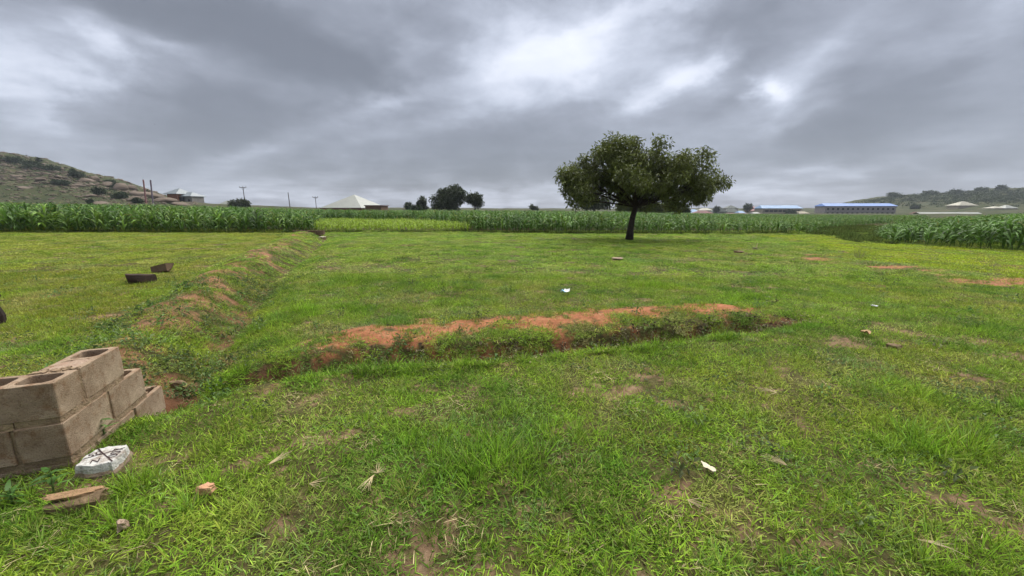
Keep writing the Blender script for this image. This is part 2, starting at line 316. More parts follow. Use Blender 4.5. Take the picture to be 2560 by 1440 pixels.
def build_ground():
    ys = [-90, -60, -40, -25, -15, -9, -5, -2.5, -1, 0]; y = .5
    while y < 6500:
        ys.append(y); y += .034 if y < 5.5 else .034 * (y / 5.5) ** 1.25
        if y > 700: y *= 1.08
    ys = np.array(ys); nx = 560
    s = np.linspace(-1, 1, nx); s = np.sign(s) * np.abs(s) ** 1.25
    W = 9 + 2.0 * np.abs(ys) + np.clip(-ys, 0, 50) * .6
    X = W[:, None] * s[None, :]; Y = np.repeat(ys[:, None], nx, 1); Z = G(X, Y)
    V = np.stack([X, Y, Z], -1).reshape(-1, 3); m, n = X.shape
    i = np.arange(m - 1)[:, None] * n + np.arange(n - 1)[None, :]
    F = np.stack([i, i + 1, i + n + 1, i + n], -1).reshape(-1, 4)
    so, da = soil(X, Y), damp(X, Y)
    nearm = 1 - sstep(26, 34, np.hypot(X, Y))
    so = so * nearm
    me = mesh_np('ground', V, F, True, {'soil': ('FLOAT', so.astype(np.float32)), 'damp': ('FLOAT', (da * nearm).astype(np.float32)), 'red': ('FLOAT', redness(X, Y).astype(np.float32)), 'far': ('FLOAT', (sstep(45, 90, Y)).astype(np.float32))})
    mt, N, L, b = mat_new('ground'); b.inputs['Roughness'].default_value = .95; b.inputs['Specular IOR Level'].default_value = .1
    tc = N.new('ShaderNodeTexCoord')
    def nz(scale, detail=8, rough=.6):
        q = N.new('ShaderNodeTexNoise'); q.inputs['Scale'].default_value = scale; q.inputs['Detail'].default_value = detail; q.inputs['Roughness'].default_value = rough; L.new(tc.outputs['Object'], q.inputs['Vector']); return q.outputs[0]
    def ramp(f, *st):
        r = N.new('ShaderNodeValToRGB'); r.color_ramp.elements[0].position = st[0][0]; r.color_ramp.elements[0].color = (*st[0][1], 1)
        r.color_ramp.elements[1].position = st[-1][0]; r.color_ramp.elements[1].color = (*st[-1][1], 1)
        for p, c in st[1:-1]: r.color_ramp.elements.new(p).color = (*c, 1)
        L.new(f, r.inputs[0]); return r.outputs[0]
    def mix(f, a, c):
        q = N.new('ShaderNodeMix'); q.data_type = 'RGBA'; L.new(f, q.inputs[0]); L.new(a, q.inputs[6]); L.new(c, q.inputs[7]); return q.outputs[2]
    def attr(n):
        q = N.new('ShaderNodeAttribute'); q.attribute_name = n; return q.outputs['Fac']
    soilc = ramp(nz(7, 10, .7), (.30, (.17, .070, .036)), (.52, (.34, .138, .066)), (.72, (.45, .225, .125)))
    tan = ramp(nz(9, 10, .7), (.30, (.13, .085, .05)), (.52, (.22, .14, .085)), (.72, (.33, .23, .15)))
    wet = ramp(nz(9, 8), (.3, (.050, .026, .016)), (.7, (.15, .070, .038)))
    under = ramp(nz(14, 8, .7), (.32, (.045, .038, .016)), (.55, (.095, .085, .032)), (.75, (.19, .15, .07)))
    hill = ramp(nz(.09, 10, .72), (.36, (.032, .042, .017)), (.50, (.050, .058, .023)), (.62, (.080, .076, .040)), (.74, (.13, .10, .068)))
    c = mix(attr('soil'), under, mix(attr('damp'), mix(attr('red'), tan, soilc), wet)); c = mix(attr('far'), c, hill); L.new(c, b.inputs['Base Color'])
    bp = N.new('ShaderNodeBump'); bp.inputs['Strength'].default_value = .9; bp.inputs['Distance'].default_value = .03; L.new(nz(22, 10, .7), bp.inputs['Height']); L.new(bp.outputs[0], b.inputs['Normal'])
    g = obj('ground', me, mt); g['kind'] = 'structure'; g['label'] = 'rough ground of short grass and bare red laterite soil'
build_ground()

# ================================================================== scattered plants (stuff)
def scatter(name, label, protos, pts, which, rot, scl, tint, material):
    """one object that carries its own prototype clumps and draws them on its points"""
    V, F, A, PR, n = [], [], [], [], 0
    for k, (v, f, a) in enumerate(protos):
        V.append(v); F.append(f + n); A.append(a); PR.append(np.full(len(v), k)); n += len(v)
    m = len(pts); V.append(pts); A.append(np.zeros(m)); PR.append(np.full(m, -1))
    V = np.concatenate(V); z0 = np.zeros(n)
    def full(d, w=1): return np.concatenate([np.zeros((n, w)) if w > 1 else z0, d]).astype(np.float32)
    me = mesh_np(name, V, np.concatenate(F), False, {'bv': ('FLOAT', np.concatenate(A).astype(np.float32)), 'proto': ('INT', np.concatenate(PR).astype(np.int32)),
                 'which': ('INT', np.concatenate([np.full(n, -5), which]).astype(np.int32)), 'rot': ('FLOAT_VECTOR', full(rot, 3)), 'scl': ('FLOAT_VECTOR', full(scl, 3)), 'tint': ('FLOAT_VECTOR', full(tint, 3))})
    o = obj(name, me, material); o['kind'] = 'stuff'; o['label'] = label
    g = bpy.data.node_groups.new(name + '_scatter', 'GeometryNodeTree'); N, L = g.nodes, g.links
    g.interface.new_socket('Geometry', in_out='INPUT', socket_type='NodeSocketGeometry'); g.interface.new_socket('Geometry', in_out='OUTPUT', socket_type='NodeSocketGeometry')
    gi, go = N.new('NodeGroupInput'), N.new('NodeGroupOutput')
    def na(nm, ty):
        q = N.new('GeometryNodeInputNamedAttribute'); q.data_type = ty; q.inputs[0].default_value = nm; return q.outputs[0]
    def eq(nm, k):
        q = N.new('FunctionNodeCompare'); q.data_type = 'INT'; q.operation = 'EQUAL'; L.new(na(nm, 'INT'), q.inputs[2]); q.inputs[3].default_value = k; return q.outputs[0]
    def sep(k):
        q = N.new('GeometryNodeSeparateGeometry'); q.domain = 'POINT'; L.new(gi.outputs[0], q.inputs[0]); L.new(eq('proto', k), q.inputs[1]); return q.outputs[0]
    pts_g = sep(-1); join = N.new('GeometryNodeJoinGeometry')
    for k in range(len(protos)):
        ip = N.new('GeometryNodeInstanceOnPoints'); L.new(pts_g, ip.inputs['Points']); L.new(eq('which', k), ip.inputs['Selection']); L.new(sep(k), ip.inputs['Instance'])
        e2r = N.new('FunctionNodeEulerToRotation'); L.new(na('rot', 'FLOAT_VECTOR'), e2r.inputs[0]); L.new(e2r.outputs[0], ip.inputs['Rotation']); L.new(na('scl', 'FLOAT_VECTOR'), ip.inputs['Scale'])
        L.new(ip.outputs[0], join.inputs[0])
    L.new(join.outputs[0], go.inputs[0])
    md = o.modifiers.new('scatter', 'NODES'); md.node_group = g
    return o
def ribbons(base, dirs, length, width, droop, seg=3, fold=0.0, bv=None, rg=rng):
    """curved tapering blades; base (n,3), dirs (n,3) unit start directions"""
    n = len(base); side = np.cross(dirs, np.array((0, 0, 1.))); side += rg.normal(0, .25, (n, 3)); side /= np.linalg.norm(side, axis=1)[:, None] + 1e-9
    rows = []; p = base.copy(); d = dirs.copy(); st = length / seg
    for i in range(seg + 1):
        t = i / seg; w = width * (1 - t ** 1.6) * (.65 + .7 * min(t * 2.5, 1) * .5) + 1e-4
        rows.append(np.stack([p - side * w[:, None] * .5, p + side * w[:, None] * .5], 1))
        d = d + np.array((0, 0, -1.)) * (droop / seg)[:, None]; d /= np.linalg.norm(d, axis=1)[:, None]; p = p + d * st[:, None]
    V = np.stack(rows, 1).reshape(n, -1, 3); k = (seg + 1) * 2
    f = np.array([(2 * i, 2 * i + 1, 2 * i + 3, 2 * i + 2) for i in range(seg)])
    F = (np.arange(n)[:, None, None] * k + f[None]).reshape(-1, 4)
    bv = rg.random(n) if bv is None else bv
    return V.reshape(-1, 3), F, np.repeat(bv, k)
def dirs_of(theta, phi): return np.stack([np.sin(theta) * np.cos(phi), np.sin(theta) * np.sin(phi), np.cos(theta)], 1)
def P_lawn(seed, r=.17, n=170, l=(.022, .07), w=(.004, .0085), lean=(25, 85)):
    g = np.random.default_rng(seed); a = g.random(n) * 6.283; q = r * np.sqrt(g.random(n))
    base = np.stack([q * np.cos(a), q * np.sin(a), np.full(n, -.006)], 1); return ribbons(base, dirs_of(np.radians(g.uniform(*lean, n)), g.random(n) * 6.283), g.uniform(*l, n), g.uniform(*w, n), g.uniform(.1, .9, n), 3, rg=g)
def P_tuft(seed, n=46, l=(.07, .17), r=.05, w=(.004, .0075), lean=(4, 48)):
    g = np.random.default_rng(seed); a = g.random(n) * 6.283; q = r * np.sqrt(g.random(n)); base = np.stack([q * np.cos(a), q * np.sin(a), np.full(n, -.008)], 1)
    return ribbons(base, dirs_of(np.radians(g.uniform(*lean, n)), a + g.normal(0, .6, n)), g.uniform(*l, n), g.uniform(*w, n), g.uniform(.1, 1.0, n), 4, rg=g)
def leaf_quads(c, nrm, fwd, L_, W_, bv, fold=.25):
    """folded diamond leaves: c base, fwd direction, nrm up"""
    n = len(c); fwd = fwd / (np.linalg.norm(fwd, axis=1)[:, None] + 1e-9); s = np.cross(fwd, nrm); s /= np.linalg.norm(s, axis=1)[:, None] + 1e-9; up = np.cross(s, fwd)
    a = c; t = c + fwd * L_[:, None] - up * (L_ * .12)[:, None]; m = c + fwd * (L_ * .45)[:, None] + up * (W_ * fold)[:, None]
    l = m - s * (W_ * .5)[:, None]; r = m + s * (W_ * .5)[:, None]
    V = np.stack([a, r, t, l], 1).reshape(-1, 3); F = np.arange(n)[:, None] * 4 + np.arange(4)[None]; return V, F, np.repeat(bv, 4)
def P_weed(seed, n=26, r=.09, h=.07, ll=(.018, .045)):
    g = np.random.default_rng(seed); a = g.random(n) * 6.283; q = r * np.sqrt(g.random(n)); c = np.stack([q * np.cos(a), q * np.sin(a), g.uniform(.008, h, n)], 1)
    f = np.stack([np.cos(a), np.sin(a), g.uniform(-.3, .5, n)], 1) + g.normal(0, .5, (n, 3)); nr = np.array((0, 0, 1.)) + g.normal(0, .35, (n, 3)); L_ = g.uniform(*ll, n)
    return leaf_quads(c, nr, f, L_, L_ * g.uniform(.4, .65, n), g.random(n))
def frustum_pts(y0, y1, dens, margin=1.16, extra=2.4, rg=rng):
    """points spread evenly over the ground the photograph shows, and a step beyond it"""
    ymax_w = margin * 1.35 * y1 + extra; A = 2 * ymax_w * (y1 - y0); n = int(A * dens); x = rg.uniform(-ymax_w, ymax_w, n); y = rg.uniform(y0, y1, n)
    k = np.abs(x) < margin * 1.35 * y + extra; return x[k], y[k]
def slope_rot(x, y, rg, tilt=.8):
    e = .06; gx = (G(x + e, y, False) - G(x - e, y, False)) / (2 * e); gy = (G(x, y + e, False) - G(x, y - e, False)) / (2 * e)
    return np.stack([np.arctan(gy) * tilt, -np.arctan(gx) * tilt, rg.random(len(x)) * 6.283], 1)
def rz_first(rot):
    """yaw applied before the slope tilt"""
    out = np.empty_like(rot)
    cx, sx, cy, sy, cz, sz = np.cos(rot[:, 0]), np.sin(rot[:, 0]), np.cos(rot[:, 1]), np.sin(rot[:, 1]), np.cos(rot[:, 2]), np.sin(rot[:, 2])
    # M = Ry Rx Rz -> XYZ euler
    m00 = cy * cz + sy * sx * sz; m10 = cx * sz; m20 = -sy * cz + cy * sx * sz; m21 = sy * sz + cy * sx * cz; m22 = cy * cx
    out[:, 0] = np.arctan2(m21, m22); out[:, 1] = np.arcsin(np.clip(-m20, -1, 1)); out[:, 2] = np.arctan2(m10, m00); return out
LAWN, DEEP, LIMEC, OLIVE, DRY, BRIGHT = (np.array(c) for c in ((.262, .375, .042), (.105, .225, .026), (.36, .46, .018), (.315, .375, .050), (.45, .40, .16), (.235, .415, .034)))
TUFTZ = []   # lush patches seen in the photograph: px, py, radius across, radius along, strength
for px, py, rx, ry, s in [(1250, 1150, .42, .34, 1), (1120, 1240, .35, .2, .7), (1000, 1090, .3, .2, .5), (1420, 1080, .3, .2, .6), (350, 1250, .45, .3, .9), (560, 1120, .5, .3, .5), (700, 1300, .5, .2, .55), (2350, 1110, .5, .2, 1), (2250, 1090, .4, .2, .7), (2500, 1010, .6, .3, .7), (2300, 980, .5, .3, .5), (2050, 1390, .3, .2, .8), (2350, 1400, .4, .2, .7), (1700, 1420, .3, .1, .6),
                        (780, 780, .5, .35, 1), (860, 770, .4, .3, .8), (900, 700, .9, .5, .8), (1100, 715, 1.0, .4, .7), (1640, 716, .9, .35, .9), (1700, 664, .7, .35, .9), (1850, 745, .6, .3, .8), (2000, 740, .6, .3, .6), (2430, 830, .6, .3, .9), (450, 835, .5, .35, .8), (640, 820, .5, .4, .6), (250, 850, .6, .35, .6), (100, 850, .6, .35, .6), (560, 960, .3, .15, .7), (2100, 690, 1.0, .4, .6), (1350, 640, 1.2, .6, .4), (1000, 640, 1.2, .6, .4), (1600, 632, 1.2, .5, .5)]:
    p = hit(px, py); TUFTZ.append((p.x, p.y, rx, ry, s))
LIP = [(-2.7, 2.95), (-2.2, 3.35), (-1.2, 3.68), (.1, 3.95), (1.6, 4.35), (3.1, 4.82), (4.2, 5.2)]
def lush(x, y):
    v = np.zeros(len(x))
    for cx, cy, rx, ry, s in TUFTZ: v = np.maximum(v, s * np.exp(-((x - cx) / rx) ** 2 - ((y - cy) / ry) ** 2))
    d, p = polydist(x, y, LIP); v = np.maximum(v, .8 * np.exp(-(d / .17) ** 2) * sstep(.1, .3, p))
    return np.clip(v + (fbm(x * 1.7, y * 1.7, 3, 71) - .5) * .9, 0, 1)
def tint_of(x, y, rg, lu):
    n1 = fbm(x / 1.1, y / .9, 4, 81); n2 = fbm(x / .45, y / .35, 3, 85); n3 = fbm(x / 4.5, y / 3.5, 3, 91)
    c = LAWN[None] * np.ones((len(x), 3))
    def blend(c, k, t): return c * (1 - t[:, None]) + k[None] * t[:, None]
    c = blend(c, OLIVE, sstep(.5, .7, n1) * .8); c = blend(c, BRIGHT, sstep(.45, .75, n3) * .45); c = blend(c, DEEP, sstep(.50, .66, n2) * .75)
    c = blend(c, DEEP, np.clip(lu, 0, 1) * .45 * (n2 > .45)); c = blend(c, BRIGHT, np.clip(lu, 0, 1) * .5 * (n2 <= .5))
    # olive field beyond the left bank, lime strip on the right
    d, p = polydist(x, y, BANK_B); bx = np.interp(y, [q[1] for q in BANK_B], [q[0] for q in BANK_B])
    left = sstep(.3, 1.4, bx - x) * sstep(4, 5.5, y); c = blend(c, OLIVE * np.array((.86, .80, .75)), left * (.8 + .2 * n1))
    c = blend(c, LAWN * np.array((1.05, 1.05, .8)), left * sstep(.5, .65, n1) * .7)
    lm = inpoly(x + (n1 - .5) * 1.6, y + (n2 - .5) * 1.2, LIME); c = blend(c, LIMEC * .88, lm * (.72 + .28 * n2)); c = blend(c, OLIVE * .8, lm * sstep(.62, .75, n1) * .6)
    dry = sstep(.58, .74, fbm(x / .55, y / .55, 3, 95)) * (1 - lm) * (1 - np.clip(lu * 1.4, 0, 1)); c = blend(c, DRY, dry * .45)
    u = rg.random(len(x)); c = blend(c, DRY * .8, (u < .06) * .7); c = blend(c, DEEP * .85, ((u > .09) & (u < .24)) * .75); c = blend(c, np.array((.19, .30, .11)), (u > .90) * .6)
    return c * (1 + rg.normal(0, .13, (len(x), 1))) * (1 + rg.normal(0, .05, (len(x), 3)))
def build_grass():
    g = np.random.default_rng(11)
    protos = [P_lawn(1), P_lawn(2, l=(.03, .085)), P_lawn(3, n=130, lean=(45, 88)),                     # 0-2 low turf
              P_tuft(4), P_tuft(5, l=(.06, .13), r=.07), P_tuft(6, n=34, l=(.09, .2), r=.03), P_tuft(16, n=22, l=(.05, .11), r=.02, w=(.005, .008), lean=(30, 80)),   # 3-6 taller tufts
              P_lawn(7, r=.36, n=230, l=(.04, .10), w=(.010, .017), lean=(15, 80)), P_lawn(8, r=.34, n=240, l=(.03, .085), w=(.010, .018), lean=(25, 85)),          # 7-8 turf further off
              P_tuft(9, n=60, l=(.08, .2), r=.14, w=(.010, .016), lean=(5, 55)),                                # 9 far clump
              P_lawn(10, r=.10, n=16, l=(.04, .10), w=(.003, .006), lean=(75, 92))]                               # 10 lying straw
    PT, WH, SC, TI = [], [], [], []
    def put(x, y, w, s, t, dz=0.0):
        PT.append(np.stack([x, y, G(x, y) + dz], 1)); WH.append(w); SC.append(s); TI.append(t)
    NEAR = 9.5
    # low turf near the camera
    x, y = frustum_pts(.9, NEAR, 95, rg=g); so = soil(x, y); da = damp(x, y); k = g.random(len(x)) > np.clip(np.maximum(so * 1.06,  .25 * sstep(.58, .72, fbm(x / .55, y / .55, 3, 95))), 0, .985); x, y, da = x[k], y[k], da[k]; lu = lush(x, y)
    s = g.uniform(.75, 1.25, len(x)) * (1 + .35 * lu); put(x, y, g.integers(0, 3, len(x)), np.stack([s, s, s * g.uniform(.8, 1.3, len(x))], 1), tint_of(x, y, g, lu))
    # tufts
    x, y = frustum_pts(.9, NEAR, 150, rg=g); lu = lush(x, y); so = soil(x, y); k = (g.random(len(x)) < .06 + .9 * lu ** 1.3) & (g.random(len(x)) > so); x, y, lu = x[k], y[k], lu[k]
    s = g.uniform(.55, 1.1, len(x)) * (.6 + .75 * lu); t = tint_of(x, y, g, lu) * .6 + (BRIGHT * .95)[None] * .4; put(x, y, g.choice([3, 4, 4, 5, 6], len(x)), np.stack([s, s, s], 1), t * (1 + g.normal(0, .12, (len(x), 1))))
    # a few sprigs on the bare soil
    x, y = frustum_pts(1.2, NEAR, 60, rg=g); so = soil(x, y); k = (so > .3) & (g.random(len(x)) < .55); x, y = x[k], y[k]; s = g.uniform(.35, .75, len(x)); put(x, y, g.choice([3, 6, 6, 4], len(x)), np.stack([s, s, s], 1), tint_of(x, y, g, np.zeros(len(x))) * .75)
    # straw
    x, y = frustum_pts(1.0, NEAR, 18, rg=g); n = fbm(x / .5, y / .5, 3, 99); k = g.random(len(x)) < sstep(.35, .75, n); x, y = x[k], y[k]; s = g.uniform(.6, 1.2, len(x)); put(x, y, np.full(len(x), 10), np.stack([s, s, s], 1), np.array((.42, .36, .19))[None] * g.uniform(.6, 1.2, (len(x), 1)), .025)
    # further field
    x, y = frustum_pts(NEAR - .6, 31, 17, margin=1.12, rg=g); so = soil(x, y); k = g.random(len(x)) > so * .93; x, y = x[k], y[k]; lu = lush(x, y); s = g.uniform(.75, 1.3, len(x)); put(x, y, g.integers(7, 9, len(x)), np.stack([s, s, s * g.uniform(.4, .8, len(x)) * (.8 + .6 * lu)], 1), tint_of(x, y, g, lu))
    x, y = frustum_pts(NEAR - .6, 31, 7, margin=1.12, rg=g); lu = lush(x, y); so = soil(x, y); n = fbm(x / .9, y / .7, 3, 105); k = (g.random(len(x)) < .05 + .7 * lu ** 1.5 + .5 * sstep(.58, .72, n)) & (so < .6) & ~inpoly(x, y, LIME); x, y, lu = x[k], y[k], lu[k]; s = g.uniform(.5, 1.0, len(x)); put(x, y, np.full(len(x), 9), np.stack([s, s, s * .8], 1), np.where(g.random((len(x), 1)) < .5, tint_of(x, y, g, lu) * .5 + BRIGHT[None] * .45, tint_of(x, y, g, lu) * .35 + DEEP[None] * .5))
    # rough margin along the maize and around the scrub on the right
    x, y = frustum_pts(14, 42, 14, margin=1.0, rg=g); k = np.zeros(len(x), bool)
    for poly in (SCRUB,): k |= inpoly(x, y, poly)
    d, p = polydist(x, y, EDGE); k |= (d < .9) & (g.random(len(x)) < .6); x, y = x[k], y[k]; s = g.uniform(.5, 2.0, len(x)) * (.15 + 1.5 * fbm(x / 1.5, y / 1.5, 2, 141) ** 1.5); put(x, y, np.full(len(x), 9), np.stack([s, s, s], 1), np.array((.085, .135, .030))[None] * g.uniform(.45, 1.35, (len(x), 1)) + np.array((.07, .055, .012))[None] * g.random((len(x), 1)) ** 2)
    PTS = np.concatenate(PT); rot = rz_first(slope_rot(PTS[:, 0], PTS[:, 1], g))
    scatter('grass', 'short uneven grass with lush tufts covering the open plot', protos, PTS, np.concatenate(WH), rot, np.concatenate(SC), np.clip(np.concatenate(TI), .005, .9), leaf_mat('grass_blade', None, var=.7, trans=.36, rough=.7, spec=.08, instanced=True, yellow=(.36, .31, .14)))
    # broad-leaved weeds in the trenches and on the banks
    protos = [P_weed(21), P_weed(22, n=34, r=.12, h=.10), P_weed(23, n=16, r=.05, h=.12, ll=(.03, .06))]
    x, y = frustum_pts(1.3, 9, 90, rg=g); da, p = polydist(x, y, TRENCH_A); db, p2 = polydist(x, y, TRENCH_B); bb, p3 = polydist(x, y, BANK_B); ba, p4 = polydist(x, y, BANK_A)
    q = .13 * np.exp(-((da - .30) / .2) ** 2) * (1 - .9 * p) + .4 * np.exp(-(db / .45) ** 2) + .2 * np.exp(-(bb / .9) ** 2) + .05 * np.exp(-((ba - .3) / .25) ** 2) + .03
    q = q * sstep(.3, .65, fbm(x * 1.3, y * 1.3, 3, 111)) * 1.5; k = g.random(len(x)) < q; x, y = x[k], y[k]; s = g.uniform(.5, 1.35, len(x)); PTS = np.stack([x, y, G(x, y)], 1)
    t = np.array((.105, .165, .040))[None] * g.uniform(.55, 1.5, (len(x), 1)) * (1 + g.normal(0, .08, (len(x), 3)))
    scatter('weeds', 'low broad-leaved weeds growing along the trenches and banks', protos, PTS, g.integers(0, 3, len(x)), rz_first(slope_rot(x, y, g)), np.stack([s, s, s], 1), np.clip(t, .01, 1), leaf_mat('weed_leaf', None, var=.45, trans=.25, rough=.5, instanced=True))
    # withered leaves lying in the trench
    protos = [P_weed(31, n=9, r=.07, h=.03, ll=(.02, .05)), P_weed(32, n=6, r=.05, h=.02, ll=(.03, .06))]
    x, y = frustum_pts(3, 6.5, 260, rg=g); da, p = polydist(x, y, TRENCH_A); k = g.random(len(x)) < 1.0 * np.exp(-(da / .30) ** 4) * sstep(.22, .4, p) * sstep(.25, .5, fbm(x * 2.2, y * 2.2, 2, 121)); x, y = x[k], y[k]; s = g.uniform(.6, 1.2, len(x)); PTS = np.stack([x, y, G(x, y) + .004], 1)
    t = np.where(g.random((len(x), 1)) < .65, np.array((.34, .30, .17))[None], np.array((.10, .065, .04))[None]) * g.uniform(.6, 1.25, (len(x), 1))
    scatter('leaf_litter', 'pale withered leaves lying in the dark trench', protos, PTS, g.integers(0, 2, len(x)), rz_first(slope_rot(x, y, g)), np.stack([s, s, s], 1), t, leaf_mat('withered_leaf', None, var=.4, trans=.1, rough=.8, instanced=True, yellow=(.3, .24, .14)))
# ------------------------------------------------------------------ field outlines
EDGE = [(-60, 20.5), (-40, 22.5), (-30, 24.3), (-23, 26.0), (-17, 27.4), (-11.9, 28.2)]
EDGE += [(-8, 28.6), (-3.2, 29.6), (1.5, 28.7), (7.5, 27.6), (13, 27.6), (18, 28.0), (21.5, 26.8)]
RE = [(22.5, 23.5), (20.3, 21.0), (18.7, 18.4), (19.6, 16.7), (21.1, 15.8), (25, 14.4), (33, 12.5)]
SCRUB = [(20.6, 27), (19.3, 23.5), (17.5, 19.5), (18.3, 18.2), (20.0, 20.8), (22.8, 23.6), (34, 32), (42, 40), (32, 41), (24, 33)]
build_grass()

# ================================================================== maize
M_MAIZE = leaf_mat('maize_leaf', (.105, .210, .036), var=.65, trans=.28, rough=.5, spec=.3, yellow=(.30, .26, .07))
M_MAIZE_L = leaf_mat('maize_leaf_light', (.165, .285, .040), var=.55, trans=.3, rough=.5, spec=.3, yellow=(.34, .30, .07))
M_YOUNG = leaf_mat('young_maize_leaf', (.31, .45, .032), var=.4, trans=.35, rough=.5, spec=.25, yellow=(.42, .38, .06))
M_MAIZE_I = leaf_mat('maize_leaf_field', None, var=.55, trans=.28, rough=.5, spec=.3, instanced=True, yellow=(.30, .26, .07))
M_STALK = mat('maize_stalk', (.13, .20, .05), (.09, .13, .04), rough=.6)
def maize_leaf(length, width, th, droop, seed):
    """one arching leaf with a folded midrib, in the xz plane from the origin"""
    g = np.random.default_rng(seed); seg = 6; p = np.zeros(3); a = math.radians(th); V = []; tw = g.normal(0, .25)
    for i in range(seg + 1):
        t = i / seg; w = width * (.55 + .9 * t if t < .3 else .82 * (1 - ((t - .3) / .7) ** 1.7)) * .5 + .002; wav = .018 * math.sin(t * 14 + seed)
        c, s_ = math.cos(tw * t * 3), math.sin(tw * t * 3); nx, nz_ = -math.cos(a), math.sin(a)
        side = np.array((nx * s_ * .6, c, nz_ * s_ * .6)); up = np.array((nx, 0, nz_))
        V += [p - side * w + up * (.25 * w + wav), p.copy(), p + side * w + up * (.25 * w - wav)]
        p = p + np.array((math.sin(a), 0, math.cos(a))) * length / seg; a += math.radians(droop) / seg * (.4 + 1.4 * t)
    F = [(3 * i + j, 3 * i + j + 1, 3 * i + j + 4, 3 * i + j + 3) for i in range(seg) for j in (0, 1)]
    return np.array(V), np.array(F)
LEAFV = [maize_leaf(.62 + .05 * (k % 4), .075 + .008 * (k % 3), 22 + 7 * (k % 5), 95 + 13 * (k % 6), k) for k in range(8)]
def plant_layout(g, n=10, lean=0.0):
    """(height fraction, azimuth, leaf variant, size) for each leaf: two ranks, as maize grows"""
    a0 = g.random() * 6.283; out = []
    for i in range(n):
        t = i / (n - 1); out.append((.10 + .74 * t, a0 + (i % 2) * math.pi + g.normal(0, .35), int(g.integers(0, 8)), (.72 + .55 * math.sin(math.pi * min(t + .12, 1))) * g.uniform(.85, 1.15)))
    for k in range(2): out.append((.9, a0 + k * 3.0 + g.normal(0, .4), int(g.integers(0, 3)), .6))
    return out
def rotz(V, a): c, s = math.cos(a), math.sin(a); return V @ np.array([[c, s, 0], [-s, c, 0], [0, 0, 1]])
STALK = MB(); STALK.tube([(0, 0, -.05), (.006, .004, .4), (-.004, .008, .85), (0, 0, 1.08)], [.013, .012, .009, .004], 6)
STALK_V, STALK_F = np.concatenate(STALK.V), np.concatenate(STALK.F)
def P_maize(seed, n=10):
    g = np.random.default_rng(seed); V, F, A, k = [STALK_V], [STALK_F], [np.full(len(STALK_V), .5)], len(STALK_V)
    for hf, az, v, s in plant_layout(g, n):
        lv, lf = LEAFV[v]; V.append(rotz(lv * s, az) + np.array((0, 0, hf))); F.append(lf + k); A.append(np.full(len(lv), g.random())); k += len(lv)
    return np.concatenate(V), np.concatenate(F), np.concatenate(A)
def maize_h(x, y):
    """crop height by place: taller on the left, young in the middle, lower to the right"""
    a = x / np.maximum(y, 1); h = np.interp(a, [-1.4, -1.0, -.7, -.5, 0, .35, .6, .8, 1.0, 1.4], [1.78, 1.74, 1.66, 1.52, 1.54, 1.36, 1.04, .86, .95, 1.1])
    return h * np.interp(a, [-.1, .35], [.815, .77])
def young(x, y):
    a = x / y; return (a > -.505) & (a < -.09 - .012 * (y - 29)) & (y < 41 + 4 * vnoise(x / 3, y / 3, 3))
stalk_me = mesh_np('stalk', STALK_V, STALK_F, True); stalk_me.materials.append(M_STALK)
LEAF_ME = {}
for key, m in (('dark', M_MAIZE), ('light', M_MAIZE_L), ('young', M_YOUNG)):
    LEAF_ME[key] = []
    for k in range(24):
        v, f = LEAFV[k % 8]; me = mesh_np('maize_leaf', v, f, True, {'bv': ('FLOAT', np.full(len(v), (k * .618 + .1) % .97, np.float32))}); me.materials.append(m); LEAF_ME[key].append(me)
def maize_plant(x, y, h, kind, label, group, g, n=9, lean=.06, wind=0.0):
    r = empty('maize_plant', (x, y, gz(x, y)), g.random() * 6.283); r.scale = (h * .9 + .12, h * .9 + .12, h)
    q = Matrix.Rotation(g.normal(0, lean), 4, 'X') @ Matrix.Rotation(g.normal(0, lean), 4, 'Y'); r.rotation_euler = (q @ Matrix.Rotation(r.rotation_euler.z, 4, 'Z')).to_euler()
    tag(r, label, 'maize', group); s = bpy.data.objects.new('stalk', stalk_me); s.parent = r; COL.objects.link(s)
    for hf, az, v, sz in plant_layout(g, n):
        me = LEAF_ME[kind][v + 8 * int(g.integers(0, 3))]; o = bpy.data.objects.new('leaf', me); o.parent = r; o.location = (0, 0, hf); o.rotation_euler = (0, 0, az); o.scale = (sz, sz, sz); COL.objects.link(o)
def walk(pts, step, off=0.0):
    P = []; carry = off
    for (ax, ay), (bx, by) in zip(pts, pts[1:]):
        L_ = math.hypot(bx - ax, by - ay); d = carry
        while d < L_: P.append((ax + (bx - ax) * d / L_, ay + (by - ay) * d / L_)); d += step
        carry = d - L_
    return P
